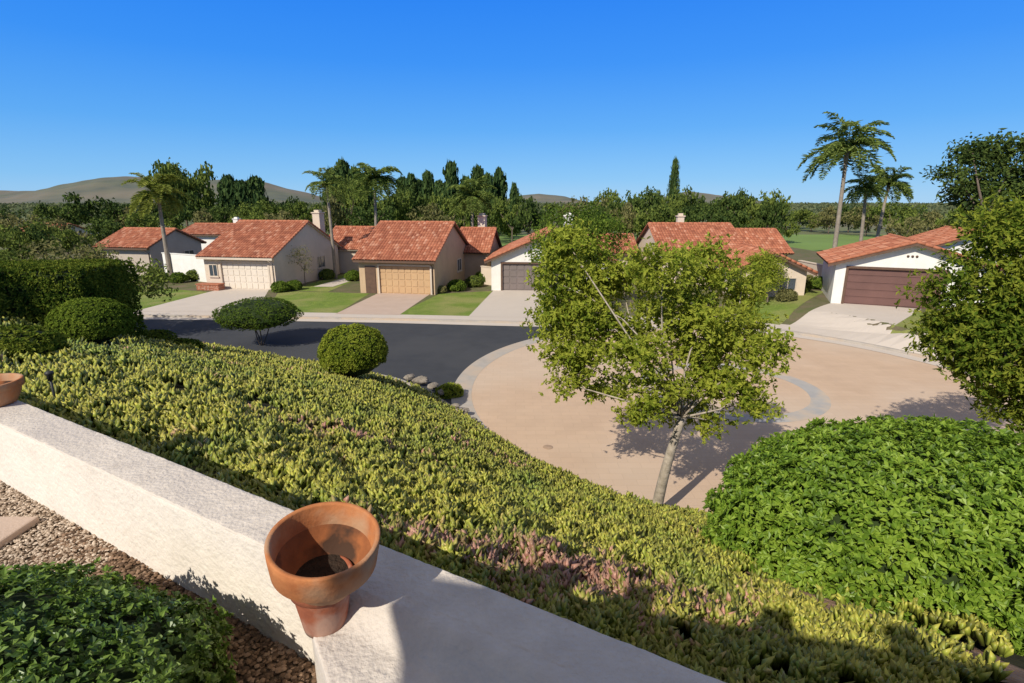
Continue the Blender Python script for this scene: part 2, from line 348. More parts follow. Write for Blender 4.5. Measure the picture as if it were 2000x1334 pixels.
disc('plaza_ring', 2.75, 3.4, .013, M['ring'], 'faint grey ring laid in the middle of the turning circle')
disc('paving_extension', CR-.31, CR+3.5, .004, M['plaza'], 'tan paving between the circle and the far kerb', a0=-60, a1=89)

KP = [(-95, 36.6), (-50, 34.8), (-22, 33.2), (-9.4, 32.4), (.5, 31.3), (5, 31.0), (9, 30.9), (12.5, 30.3), (15.5, 28.6), (18, 25.9), (19.6, 22.5), (20.2, 19), (22.5, 14), (40, 8)]
def sm(t): t = np.clip(t, 0, 1); return t*t*(3-2*t)
def land(x, y):
    x = np.asarray(x, float); y = np.asarray(y, float)
    return .12+.68*sm((y-np.interp(x, kx, ky)-1.2)/5)*sm((x-13)/7)
def catmull(pts, k=8):
    out = []
    for i in range(len(pts)-1):
        p0, p1, p2, p3 = [np.array(pts[min(max(j, 0), len(pts)-1)], float) for j in (i-1, i, i+1, i+2)]
        for t in np.linspace(0, 1, k, endpoint=False):
            out.append(.5*((2*p1)+(-p0+p2)*t+(2*p0-5*p1+4*p2-p3)*t*t+(-p0+3*p1-3*p2+p3)*t**3))
    out.append(np.array(pts[-1], float)); return out
KS = catmull(KP, 6); kx = [p[0] for p in KS]; ky = [p[1] for p in KS]
vs = []; fs = []; nv = 26
for x, y in KS:
    vs.append((x, y, -.1))
    for j in range(nv):
        yy = y+(78-y)*(j/(nv-1))**1.5; vs.append((x, yy, float(land(x, yy))))
m_ = nv+1
for i in range(len(KS)-1):
    for j in range(nv): a = i*m_+j; fs.append((a, a+m_, a+m_+1, a+1))
mb = MB(); mb.add(vs, fs); tag(mb.build('garden_ground', M['bed']), 'planted ground round the houses across the street', 'ground', kind='structure')
def ribbon(name, pts, o0, o1, z0, z1, mat, label, drape=True, cat='pavement', ht_=0):
    pts = [np.array(p) for p in pts]; vs = []; fs = []
    for i, p in enumerate(pts):
        d = pts[min(i+1, len(pts)-1)]-pts[max(i-1, 0)]; d /= np.linalg.norm(d); n_ = np.array([-d[1], d[0]])
        a = p+n_*o0; b = p+n_*o1
        za = float(land(*a))+z0 if drape else z0; zb = float(land(*b))+z1 if drape else z1
        vs += [(a[0], a[1], za), (b[0], b[1], zb)]
        if ht_: vs += [(a[0], a[1], za-ht_), (b[0], b[1], zb-ht_)]
    s_ = 4 if ht_ else 2
    for i in range(len(pts)-1):
        a = i*s_; fs.append((a, a+s_, a+s_+1, a+1))
        if ht_: fs.append((a+2, a+s_+2, a+s_, a)); fs.append((a+1, a+s_+1, a+s_+3, a+3))
    mb = MB(); mb.add(vs, fs); return tag(mb.build(name, mat), label, cat, kind='structure')
ribbon('pavement', KS, .18, 1.7, .005, .005, M['concrete'], 'pale concrete pavement along the far kerb')
ribbon('kerb', KS, -.04, .16, .012, .012, M['kerb'], 'far kerb edge', ht_=.14)
ribbon('gutter', KS, -.75, -.05, .018, .022, M['concrete'], 'pale concrete gutter along the far kerb', drape=False)
toe = catmull([(x, y) for x, y in zip(TX, TY) if -60 < x < 6], 6)
ribbon('near_kerb', toe, -.30, .0, .17, .17, M['kerb'], 'near kerb at the foot of the bank', drape=False, ht_=.3)
def drape(name, c, mat, off, label, cat, n=14):
    c = [np.array(p[:2]) for p in c]; vs = []; fs = []
    for j in range(n+1):
        for i in range(n+1):
            u, v = i/n, j/n; p = (c[0]*(1-u)+c[1]*u)*(1-v)+(c[3]*(1-u)+c[2]*u)*v
            vs.append((p[0], p[1], float(land(*p))+off))
    for j in range(n):
        for i in range(n): a = j*(n+1)+i; fs.append((a, a+1, a+n+2, a+n+1))
    mb = MB(); mb.add(vs, fs); return tag(mb.build(name, mat), label, cat, kind='structure')
z1 = .13
def Q(*pp, z=z1): return [P(a, b, z) for a, b in pp]
drape('driveway', Q((262, 608), (500, 609), (525, 566), (440, 562)), M['concrete'], .012, 'concrete drive to the cream garage', 'driveway')
drape('driveway', Q((655, 613), (780, 615), (842, 573), (744, 570)), M['concrete_pink'], .012, 'pinkish drive to the tan garage', 'driveway')
drape('driveway', Q((915, 618), (1075, 620), (1095, 567), (965, 566)), M['concrete'], .012, 'concrete drive to the white gabled garage', 'driveway')
drape('lawn', Q((200, 606), (335, 607), (405, 570), (280, 560)), M['lawn'], .008, 'lawn patch left of the cream garage', 'lawn')
drape('lawn', Q((520, 609), (660, 611), (722, 573), (545, 568)), M['lawn'], .008, 'lawn patch between the cream and tan garages', 'lawn')
drape('lawn', Q((560, 567), (640, 570), (720, 535), (690, 530)), M['lawn'], .006, 'lawn strip running back beside the tan garage', 'lawn')
drape('lawn', Q((775, 614), (918, 617), (962, 568), (858, 574)), M['lawn'], .008, 'lawn patch right of the tan garage', 'lawn')
drape('lawn', Q((1400, 600), (1520, 628), (1610, 580), (1480, 570), z=.4), M['lawn'], .008, 'lawn patch left of the brown garage', 'lawn')
drape('driveway', [P(1520, 640, .2), P(1728, 668, .2), P(1800, 604, .8), P(1632, 590, .8)], M['concrete'], .014, 'concrete drive to the brown garage', 'driveway')
drape('lawn', [P(1728, 666, .2), P(1900, 706, .2), P(1900, 620, .7), P(1772, 612, .7)], M['lawn'], .008, 'lawn patch right of the brown garage drive', 'lawn')
drape('path', Q((612, 560), (650, 560), (712, 540), (690, 538)), M['concrete'], .016, 'garden path beside the cream house', 'path')

# ---------------------------------------------------------------- houses
def tile_roof(A, B, C, D, r=.045, tw=.24, th=.40):
    A, B, C, D = [np.array(p, float) for p in (A, B, C, D)]
    lu = np.linalg.norm(B-A); lv = np.linalg.norm(D-A); n = np.cross(B-A, D-A); n /= np.linalg.norm(n)
    nc = max(2, round(lu/tw)); nr = max(2, round(lv/th)); seg = 6
    us = np.arange(nc*seg+1)/(nc*seg); prof = np.abs(np.sin(us*nc*math.pi))**.8*r*1.4
    V = []; fs = []; fa = []
    for j in range(nr):
        for k, v in ((0, j/nr), (1, (j+1)/nr)):
            a = A+(D-A)*v; b = B+(C-B)*v
            V.append(a[None]*(1-us[:, None])+b[None]*us[:, None]+n[None]*(prof+(.03 if k == 0 else 0.005))[:, None])
    V = np.concatenate(V); m = len(us); rn = rng.random((nr, nc))
    for j in range(2*nr-1):
        i = np.arange(m-1); a = j*m+i; fs.append(np.stack([a, a+1, a+m+1, a+m], 1)); fa.append(rn[j//2][np.minimum(i//seg, nc-1)] if j % 2 == 0 else np.zeros(m-1))
    return V, np.concatenate(fs), 0, np.concatenate(fa)
def under(A, B, C, D, t=.1):
    A, B, C, D = [np.array(p, float) for p in (A, B, C, D)]; n = np.cross(B-A, D-A); n /= np.linalg.norm(n)
    V = np.array([A, B, C, D]+[p-n*t for p in (A, B, C, D)])
    return V, np.array([(4, 7, 6, 5), (0, 1, 5, 4), (1, 2, 6, 5), (3, 0, 4, 7)]), 1, np.zeros(4)
def caps(mb, a, b, r=.11):
    a = Vector(a); b = Vector(b); L = (b-a).length; k = max(1, round(L/.4))
    for i in range(k):
        p = a+(b-a)*(i/k); q = a+(b-a)*((i+1.08)/k); mb.tube([p, q], [r, r*.82], 8)
def window(root, x, y, z, w_, h_, face='front', frame='trim_cream'):
    f = MB(); p = MB(); t = .06
    def bx(m, a0, a1, d0, d1, c0, c1):
        if face == 'front': m.box(a0, a1, y-d1, y-d0, c0, c1)
        else: m.box(x+d0, x+d1, a0, a1, c0, c1)
    a = x if face == 'front' else y
    bx(f, a, a+w_, 0.002, .06, z, z+t); bx(f, a, a+w_, 0.002, .06, z+h_-t, z+h_)
    bx(f, a, a+t, 0.002, .06, z+t, z+h_-t); bx(f, a+w_-t, a+w_, 0.002, .06, z+t, z+h_-t); bx(f, a+w_/2-.025, a+w_/2+.025, 0.02, .055, z+t, z+h_-t)
    bx(f, a-.06, a+w_+.06, .002, .11, z-.07, z-.002)
    fo = f.build('window', M[frame], root)
    bx(p, a+t, a+w_-t, .003, .018, z+t, z+h_-t); p.build('pane', M['glass'], fo)
def garage_door(root, x0, x1, h, y, mat, rows=4, cols=8, trim='trim_cream'):
    d = MB(); d.box(x0, x1, y, y+.06, .01, h)
    rw = (h-.02)/rows; cw = (x1-x0)/cols
    for i in range(rows):
        for j in range(cols):
            d.box(x0+j*cw+.05, x0+(j+1)*cw-.05, y-.03, y-.001, .02+i*rw+.05, .02+(i+1)*rw-.05)
    d.build('garage_door', M[mat], root)
    t = MB(); t.box(x0-.14, x0-.004, -.04, -.003, .01, h+.14); t.box(x1+.004, x1+.14, -.04, -.003, .01, h+.14); t.box(x0-.003, x1+.003, -.045, -.003, h+.004, h+.15)
    t.build('door_frame', M[trim], root)
def chimney(root, x, y, z0, z1, wx=.7, wy=.9, mat='house_cream'):
    m = MB(); m.box(x-wx/2, x+wx/2, y-wy/2, y+wy/2, z0, z1); m.box(x-wx/2-.08, x+wx/2+.08, y-wy/2-.08, y+wy/2+.08, z1, z1+.1)
    m.box(x-wx/3, x+wx/3, y-wy/3, y+wy/3, z1+.1, z1+.3); m.build('chimney', M[mat], root)
def front_pieces(m, W_, e, d0, d1, dh, t=.22, x0=0):
    m.box(x0, d0, 0, t, 0, e); m.box(d1, W_, 0, t, 0, e); m.box(d0, d1, 0, t, dh, e)
def houseA(name, label, fr, rz, W_, Dp, e, r, wallm, door, doorx, base=.12, dh=2.15, wing=None, chim=None, group=None, trim='trim_brown', side_win=True, front_win=None, alcove=None):
    ax = Vector((math.cos(rz), math.sin(rz))); o = Vector(fr[:2])-ax*W_
    root = thing(name, label, 'house', (o.x, o.y, base), rz, group); o_ = .5; t = .22
    yr = Dp/2; k = (r-e)/yr
    for x in (0, W_-t):
        m = MB(); m.prism([(x, 0, 0), (x, Dp, 0), (x, Dp, e), (x, yr, r), (x, 0, e)], (t, 0, 0)); m.build('side_wall', M[wallm], root)
    m = MB()
    if doorx: front_pieces(m, W_-t-.003, e-.05, doorx[0], doorx[1], dh, x0=t+.003)
    else: m.box(t+.003, W_-t-.003, 0, t, 0, e-.05)
    m.build('front_wall', M[wallm], root)
    m = MB(); m.box(t+.003, W_-t-.003, Dp-t, Dp, 0, e-.05); m.build('rear_wall', M[wallm], root)
    if doorx: garage_door(root, doorx[0]+.003, doorx[1]-.003, dh-.003, .13, door)
    L, Rr = -.22, W_+.22
    z0 = e-o_*k+.1; zr = r+.1
    s1 = ((L, -o_, z0), (Rr, -o_, z0), (Rr, yr, zr), (L, yr, zr)); s2 = ((Rr, Dp+o_, z0), (L, Dp+o_, z0), (L, yr, zr), (Rr, yr, zr))
    ro = npmesh('roof', [tile_roof(*s1), tile_roof(*s2), under(*s1), under(*s2)], [M['roof'], M[trim]], root, smooth=False, fattr='rnd')
    m = MB(); caps(m, (L, yr, zr+.04), (Rr, yr, zr+.04))
    for x in (L, Rr): caps(m, (x, -o_, z0+.04), (x, yr, zr+.03), .09); caps(m, (x, Dp+o_, z0+.04), (x, yr, zr+.03), .09)
    m.build('ridge_tiles', M['roof_cap'], ro)
    m = MB(); m.box(L, Rr, -o_-.06, -o_-.012, z0-.17, z0-.02); m.build('fascia', M[trim], root)
    g = MB(); x, y = W_-.5, 0; g.tube([(x+.35, -o_-.1, z0-.15), (x+.35, -.06, z0-.5), (x+.35, -.06, .05)], .035, 6); g.build('downpipe', M[trim], root)
    if side_win: window(root, W_, Dp*.62, 1.0, 1.3, 1.1, 'side')
    if front_win: window(root, front_win[0], 0, front_win[1], front_win[2], front_win[3])
    if alcove:
        m = MB(); m.box(alcove[0], alcove[1], -.07, -.003, .0, 2.1); m.build('entrance_door', M['trim_brown'], root)
    if wing:
        for (a0, a1, b0, b1, we, wr) in wing:
            wm = MB(); yr2 = (b0+b1)/2
            for x in (a0, a1-t): wm.prism([(x, b0, 0), (x, b1, 0), (x, b1, we), (x, yr2, wr), (x, b0, we)], (t, 0, 0))
            wm.box(a0+t-.01, a1-t+.01, b0+.004, b0+t, 0, we-.05); wm.build('wing_wall', M[wallm], root)
            k2 = (wr-we)/(yr2-b0); zz = we-.4*k2+.1
            q1 = ((a0-.3, b0-.4, zz), (a1+.3, b0-.4, zz), (a1+.3, yr2, wr+.1), (a0-.3, yr2, wr+.1)); q2 = ((a1+.3, b1+.4, zz), (a0-.3, b1+.4, zz), (a0-.3, yr2, wr+.1), (a1+.3, yr2, wr+.1))
            wo = npmesh('wing_roof', [tile_roof(*q1), tile_roof(*q2), under(*q1), under(*q2)], [M['roof'], M[trim]], root, fattr='rnd')
            m = MB(); caps(m, (a0-.3, yr2, wr+.14), (a1+.3, yr2, wr+.14))
            for x in (a0-.3, a1+.3): caps(m, (x, b0-.4, zz+.04), (x, yr2, wr+.13), .09)
            m.build('ridge_tiles', M['roof_cap'], wo)
    for c in (chim or []): chimney(root, *c)
    return root
def houseB(name, label, fl, rz, W_, Dp, e, r, wallm, door, doorx, base=.12, dh=2.15, chim=None, trim='trim_brown', wins=None, vent=True, rows=4, cols=8):
    root = thing(name, label, 'house', (fl[0], fl[1], base), rz); o_ = .5; t = .22; xr = W_/2; k = (r-e)/xr
    m = MB()
    if doorx:
        front_z = dh
        m.box(0, doorx[0], 0, t, 0, front_z); m.box(doorx[1], W_, 0, t, 0, front_z)
        m.prism([(0, 0, front_z), (W_, 0, front_z), (W_, 0, e), (xr, 0, r), (0, 0, e)], (0, t, 0))
    else: m.prism([(0, 0, 0), (W_, 0, 0), (W_, 0, e), (xr, 0, r), (0, 0, e)], (0, t, 0))
    m.build('front_wall', M[wallm], root)
    m = MB(); m.box(0, t, t+.003, Dp, 0, e); m.build('side_wall', M[wallm], root)
    m = MB(); m.box(W_-t, W_, t+.003, Dp, 0, e); m.build('side_wall', M[wallm], root)
    m = MB(); m.prism([(t, Dp-t, 0), (W_-t, Dp-t, 0), (W_-t, Dp-t, e), (xr, Dp-t, r-.02), (t, Dp-t, e)], (0, t-.003, 0)); m.build('rear_wall', M[wallm], root)
    if doorx: garage_door(root, doorx[0]+.003, doorx[1]-.003, dh-.003, .15, door, rows, cols, 'trim_brown')
    z0 = e-o_*k+.1; zr = r+.1; Fy = -.45
    s1 = ((-o_, Dp+.3, z0), (-o_, Fy, z0), (xr, Fy, zr), (xr, Dp+.3, zr)); s2 = ((W_+o_, Fy, z0), (W_+o_, Dp+.3, z0), (xr, Dp+.3, zr), (xr, Fy, zr))
    ro = npmesh('roof', [tile_roof(*s1), tile_roof(*s2), under(*s1), under(*s2)], [M['roof'], M[trim]], root, fattr='rnd')
    m = MB(); caps(m, (xr, Fy, zr+.04), (xr, Dp+.3, zr+.04)); caps(m, (-o_, Fy, z0+.04), (xr, Fy, zr+.03), .1); caps(m, (W_+o_, Fy, z0+.04), (xr, Fy, zr+.03), .1)
    m.build('ridge_tiles', M['roof_cap'], ro)
    for sx_, ex in ((-o_, xr), (W_+o_, xr)):
        m = MB(); m.prism([(sx_, Fy-.04, z0-.2), (ex, Fy-.04, zr-.2), (ex, Fy-.04, zr-.02), (sx_, Fy-.04, z0-.02)], (0, .05, 0))
        m.build('barge_board', M[trim], root)
    if vent:
        for i in range(3):
            v = MB(); v.tube([(xr-.22+.22*i, -.05, r-.75), (xr-.22+.22*i, .0, r-.75)], .07, 8); v.build('gable_vent', M['trim_brown'], root)
    for a in (wins or []): window(root, *a)
    for c in (chim or []): chimney(root, *c)
    return root
rz = R(-10)
fr1 = P(541, 567, z1); fr2 = P(850, 576, z1)
houseA('house', 'cream house with cream garage door and broad red tiled roof, left of the tan house', fr1, rz, 6.3, 10.6, 2.75, 5.15, 'house_cream', 'door_cream', (1.5, 5.7),
       wing=[(4.7, 8.8, 11.2, 17, 2.5, 4.3)], chim=[(5.3, 9.2, 3, 5.9)], trim='trim_cream', front_win=(.4, 1.0, .8, 1.0))
houseA('house', 'tan house with tan garage door and red tiled roof, in the middle of the street', fr2, rz, 6.1, 10.2, 2.75, 5.15, 'house_tan', 'door_tan', (1.65, 5.75),
       wing=[(5.4, 8.2, 8.9, 14.5, 2.6, 4.4)], chim=[(7.0, 12.4, 3, 5.6)], alcove=(.5, 1.35))
fl3 = P(960, 567, z1)
houseB('house', 'white gabled house with taupe garage door partly behind the street tree', fl3, R(-4), 9.4, 11, 2.5, 4.55, 'house_white', 'door_taupe', (.9, 5.6), chim=[(6.2, 6.0, 3.2, 5.7, .8, .8, 'house_white')])
houseA('house', 'long low house with stepped orange tiled roofs behind the street tree', W(1455, 540, 44.5), R(-3), 6.9, 11, 2.9, 4.9, 'house_cream', None, None,
       wing=[(7.25, 11.0, 2.0, 9.4, 2.75, 4.4)], chim=[(3.0, 7.0, 4, 5.6, .6, .6)], side_win=False)
houseB('house', 'small gabled house wing with tiled roof just right of the street tree', W(1432, 560, 37.5), R(-8), 4.7, 7, 2.4, 3.5, 'house_cream', None, None, wins=[(3.0, 0, 1.0, 1.1, .9)], vent=False)
fl5 = P(1622, 592, .8)
houseB('house', 'white gabled house with wide brown garage door at the right', fl5, R(-24), 7.7, 7, 2.6, 3.85, 'house_white', 'door_brown', (.7, 5.6), base=.8, dh=2.25, rows=5, cols=1)
houseB('house', 'white gabled house behind the brown garage at far right', W(1800, 540, 42), R(-23), 6.2, 8, 3.1, 4.3, 'house_white', None, None, base=.5, vent=True)
houseA('house', 'beige house with red roof just beyond the dark hedge at left', W(302, 545, 52), R(-12), 5.8, 6.5, 2.8, 4.2, 'house_grey', None, None, side_win=True)
houseA('house', 'white walled low house with tiled roof behind the leftmost palm', W(455, 500, 72), R(-8), 7.4, 7, 2.8, 3.9, 'house_white', None, None, chim=[(5.5, 4.5, 3, 4.6, .7, .7, 'house_white')])
houseA('house', 'distant low house with brown red roof at left edge', W(105, 500, 80), R(-8), 6, 7, 2.4, 3.6, 'house_cream', None, None)
houseA('house', 'tile roofed house between the white gable and the wide orange roof', W(1240, 520, 50), R(-4), 4.6, 8, 2.4, 3.7, 'house_cream', None, None)
def lowwall(label, a, b, h, t=.2, mat='house_cream', base=.12):
    a = Vector(a[:2]); b = Vector(b[:2]); L = (b-a).length; rzz = math.atan2((b-a).y, (b-a).x)
    m = MB(); m.box(0, L, 0, t, 0, h); m.box(-.04, L+.04, -.04, t+.04, h, h+.07); o = m.build('courtyard_wall', M[mat]); o.location = (a.x, a.y, base); o.rotation_euler = (0, 0, rzz)
    return tag(o, label, 'wall')
lowwall('white courtyard wall left of the cream house', W(322, 530, 50.5), W(410, 540, 47.5), 2.3, mat='house_white')
lowwall('cream garden wall between the small wing and the brown garage', W(1556, 540, 44), W(1612, 545, 40), 1.9, mat='house_cream', base=.5)
lowwall('beige garden wall running back beside the tan house', W(940, 555, 47), W(962, 560, 46), 1.5, mat='house_cream')
o = thing('brick_planter', 'low brick planter before the cream house entrance', 'planter', P(412, 566, z1), R(-10))
m = MB(); m.box(-1.0, 1.0, -.35, .35, 0, .45); m.build('brick_wall', M['terra_low'], o); m = MB(); m.box(-1.05, 1.05, -.4, .4, .45, .52); m.build('coping', M['roof_cap'], o)

# ---------------------------------------------------------------- foliage builders
def crown_cloud(blobs, ncl, nl, cr, L, Wd, seed=0, shell=.45, flat=.75, ros=False):
    B = np.array(blobs, float); wt = (B[:, 3]*B[:, 4]*B[:, 5])**.6; wt /= wt.sum()
    bi = rng.choice(len(B), ncl, p=wt); d = rdir(ncl); rr = rng.uniform(shell, 1, (ncl, 1))**.6
    C = B[bi, :3]+d*rr*B[bi, 3:6]; out = unit(d+np.array([0, 0, .35]))
    if ros:
        Cc = np.repeat(C, nl, 0)+rng.normal(size=(ncl*nl, 3))*cr*np.array([1, 1, flat]); A = unit(np.repeat(out, nl, 0)+rng.normal(size=(ncl*nl, 3))*.5)
        return rosettes(Cc, A, ros, L, Wd), C
    c = np.repeat(C, nl, 0)+rng.normal(size=(ncl*nl, 3))*cr*np.array([1, 1, flat])
    n = np.repeat(out, nl, 0)*.9+rdir(ncl*nl)
    return leaves(c, n, rdir(ncl*nl), L*rng.uniform(.6, 1.3, ncl*nl), Wd*rng.uniform(.7, 1.2, ncl*nl)), C
def limb(mb, a, b, r0, r1, bend=.2, n=5, k=7):
    a = Vector(a); b = Vector(b); L = (b-a).length; off = Vector((random.uniform(-1, 1), random.uniform(-1, 1), random.uniform(-.2, .8)))*L*bend
    pts = [a+(b-a)*(i/n)+off*math.sin(math.pi*i/n)*.5 for i in range(n+1)]
    mb.tube(pts, [r0+(r1-r0)*i/n for i in range(n+1)], k); return pts
def big_tree(name, label, base, fork, blobs, lm, bm, ncl, nl, cr, L, Wd, tr, ros=False, shell=.45, cat='tree', twigs=70, group=None, limb_k=.42):
    base = Vector(base); root = thing(name, label, cat, base, group=group)
    bl = [(b[0]-base.x, b[1]-base.y, b[2]-base.z, b[3], b[4], b[5]) for b in blobs]; fk = Vector(fork)-base
    (V, Fc), C = crown_cloud(bl, ncl, nl, cr, L, Wd, shell=shell, ros=ros)
    npmesh('crown', [(V, Fc, 0)], [M[lm]], root)
    mb = MB(); pts = limb(mb, (0, 0, -.3), fk, tr, tr*.62, .08, 8, 12); ends = []
    for b in bl:
        q = limb(mb, fk, (b[0], b[1], b[2]), tr*limb_k, tr*.08, .25); ends.append(q)
    for i in range(twigs):
        c = C[random.randrange(len(C))]; q = min((p for e in ends for p in e[1:]), key=lambda p: (p-Vector(c)).length); limb(mb, q, c, tr*.08, tr*.025, .2, 3, 5)
    mb.build('trunk', M[bm], root); return root
def pb(l, zc, dj=.9):
    out = []
    for i, (a, b, ra, rb) in enumerate(l):
        d = zc+random.uniform(-dj, dj); p = W(a, b, d); k = d/F; out.append((p.x, p.y, p.z, ra*k, min(ra, rb)*k*1.1, rb*k))
    return out
TB = Vector((3.28, 10.95, 0)); TB.z = float(ht(TB.x, TB.y))
bl = pb([(1115, 485, 62, 44), (1085, 550, 44, 44), (1155, 540, 60, 45), (1085, 625, 50, 50), (1150, 605, 50, 45), (1215, 550, 60, 46), (1295, 525, 68, 42), (1385, 515, 66, 40), (1450, 560, 50, 40), (1120, 690, 50, 42), (1200, 645, 65, 45), (1240, 700, 70, 42), (1310, 605, 68, 48), (1385, 620, 65, 48), (1365, 690, 68, 44), (1440, 650, 58, 44), (1480, 690, 48, 38), (1290, 760, 65, 34), (1415, 750, 66, 40), (1185, 750, 52, 26), (1345, 800, 55, 24), (1460, 785, 42, 24), (1110, 750, 26, 18), (1245, 800, 34, 20), (1390, 825, 30, 16)], 11.4)
big_tree('street_tree', 'light green leafy tree with pale leaning trunk at the edge of the turning circle', TB, W(1332, 815, 11.3), bl, 'leaf_tree', 'bark_pale', 640, 14, .15, .115, .047, .13, ros=6, shell=.25, twigs=90, limb_k=.2)
GB = P(1118, 592, .13)
bl = pb([(1110, 460, 70, 52), (1150, 438, 60, 38), (1075, 495, 48, 42), (1140, 510, 60, 45), (1100, 540, 50, 30), (1185, 470, 38, 38)], 34, 1)
big_tree('garden_tree', 'dense mid green tree before the white gabled house, seen behind the street tree', GB, W(1115, 560, 34), bl, 'leaf_top', 'bark', 280, 30, .3, .2, .11, .14, shell=.3, twigs=10)
RB = Vector((11.3, 10.9, float(ht(11.3, 10.9))))
bl = pb([(1990, 460, 90, 60), (1915, 560, 80, 75), (2050, 590, 120, 90), (1880, 655, 65, 55), (1965, 690, 95, 75), (2080, 730, 110, 90), (1995, 785, 65, 45), (2130, 480, 110, 90)], 11.2)
big_tree('broadleaf_tree', 'dense leafy tree filling the right edge above the round shrub', RB, (11.4, 10.9, 2.6), bl, 'leaf_right', 'bark', 520, 15, .2, .125, .05, .17, ros=6, shell=.4)
bl = [(-18.2+random.uniform(-2.2, 2.2), 7.4+random.uniform(-1.4, 1.4), 9.4+random.uniform(-1.6, 1.4), 1.4, 1.4, 1.2) for i in range(9)]  # crown of the unseen tree added to shade the hedge
big_tree('broadleaf_tree', 'unseen tall tree added beyond the left edge to shade the clipped hedge', (-18.2, 7.4, 4.5), (-18.2, 7.4, 7.5), bl, 'leaf_right', 'bark', 200, 10, .3, .2, .09, .2, ros=5, twigs=20)
def small_tree(name, label, base, h, r, lm, ncl=70, nl=30, L=.13, cat='tree', tr=.06):
    b = Vector(base); bl = [(b.x+random.uniform(-.5, .5)*r, b.y+random.uniform(-.5, .5)*r, b.z+h-r*.8+random.uniform(-.6, .5)*r, r*.6, r*.6, r*.55) for i in range(6)]
    return big_tree(name, label, b, b+Vector((0, 0, h*.4)), bl, lm, 'bark', ncl, nl, r*.14, L, L*.5, tr, twigs=15, cat=cat)
small_tree('small_tree', 'small bushy tree by the wing house, right of the street tree', P(1500, 598, .3), 3.9, 1.5, 'leaf_topy', 120, 60)
small_tree('small_tree', 'thin bare looking tree against the shaded side of the cream house', P(597, 558, z1), 3.2, 1.1, 'leaf_olive', 40, 14, tr=.05)

def shrub(name, label, base, rx, ry, rz_, lm, nr, k=9, L=.08, Wd=.03, cz=None, amp=.1, cat='shrub', trunk=None, group=None, seed=None, up=(.1, .9), core=.88, f=3.0, low=-.45, pw=1.0, jr=(.92, 1.03)):
    base = Vector(base); root = thing(name, label, cat, base, group=group); cz = rz_*.8 if cz is None else cz
    seed = seed or random.randrange(1, 999)
    def shape(D):
        D = D.copy(); q = (np.abs(D)**(2*pw)).sum(1)**(-1/(2*pw)); return D*q[:, None]
    D = rdir(nr*2); D = D[D[:, 2] > (low if not trunk else -.75)][:nr]
    s = 1+amp*lump(D, seed, f); C = shape(D)*np.array([rx, ry, rz_])*s[:, None]*rng.uniform(jr[0], jr[1], (len(D), 1))+np.array([0, 0, cz])
    A = unit(D/np.array([rx, ry, rz_])+rng.normal(size=D.shape)*.25)
    V, Fc = rosettes(C, A, k, L, Wd, up)
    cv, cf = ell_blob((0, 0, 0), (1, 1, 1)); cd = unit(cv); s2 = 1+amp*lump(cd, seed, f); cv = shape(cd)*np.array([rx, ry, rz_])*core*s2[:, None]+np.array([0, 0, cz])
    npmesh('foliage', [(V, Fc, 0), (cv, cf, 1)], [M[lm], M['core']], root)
    mb = MB()
    if trunk:
        for i in range(4): limb(mb, (random.uniform(-.05, .05), random.uniform(-.05, .05), -.1), (random.uniform(-.5, .5)*rx, random.uniform(-.5, .5)*ry, cz-.2*rz_), trunk, trunk*.5, .15)
    else:
        for i in range(4): limb(mb, (random.uniform(-.1, .1)*rx, random.uniform(-.1, .1), -.05), (random.uniform(-.6, .6)*rx, random.uniform(-.6, .6)*ry, cz+.5*rz_), .025, .01, .15)
    mb.build('stem', M['bark'], root); return root
c = W(1820, 1045, 5.0); b = Vector((c.x, c.y, float(ht(c.x, c.y))))
shrub('round_shrub', 'big glossy bright green rounded shrub at the lower right on the bank', b, 1.80, 1.30, .90, 'leaf_shrub', 15500, 7, .062, .028, cz=c.z-b.z-.06, amp=.085, seed=7, core=.90, f=3.6, low=-.75, pw=1.15, jr=(.90, 1.08))
shrub('low_shrub', 'dense low shrub with small glossy leaves inside the white wall, bottom left', (-1.56, 1.03, 5.48), .82, .66, .38, 'leaf_low', 10000, 6, .026, .015, cz=.06, amp=.12, seed=11, core=.90, f=5)
b = ray_terrain(188, 672); shrub('clipped_shrub', 'clipped dome shrub in front of the long hedge', b, .76, .72, .50, 'leaf_dome', 3600, 8, .040, .023, cz=.48, amp=.03)
b = ray_terrain(512, 678); zc = b.y*CP+(H-b.z)*SP
shrub('umbrella_shrub', 'umbrella clipped small tree on a thin trunk above the street', b, 76*zc/F, 72*zc/F, 29*zc/F, 'leaf_top', 3000, 8, .06, .03, cz=(672-606)*zc/F, amp=.08, trunk=.035)
b = ray_terrain(695, 745); zc = b.y*CP+(H-b.z)*SP
shrub('clipped_ball_shrub', 'yellow green clipped ball shrub at the top of the street bank', b, 64*zc/F, 60*zc/F, 50*zc/F, 'leaf_topy', 3400, 8, .055, .028, cz=60*zc/F, amp=.07)
b = ray_terrain(878, 778); shrub('young_shrub', 'small green shrub by the kerb rocks', b, .5, .4, .3, 'leaf_topy', 260, 7, .1, .04)
root = thing('clipped_hedge', 'long dark clipped hedge along the left side', 'hedge', (-15.3, 13.7, 3.2))
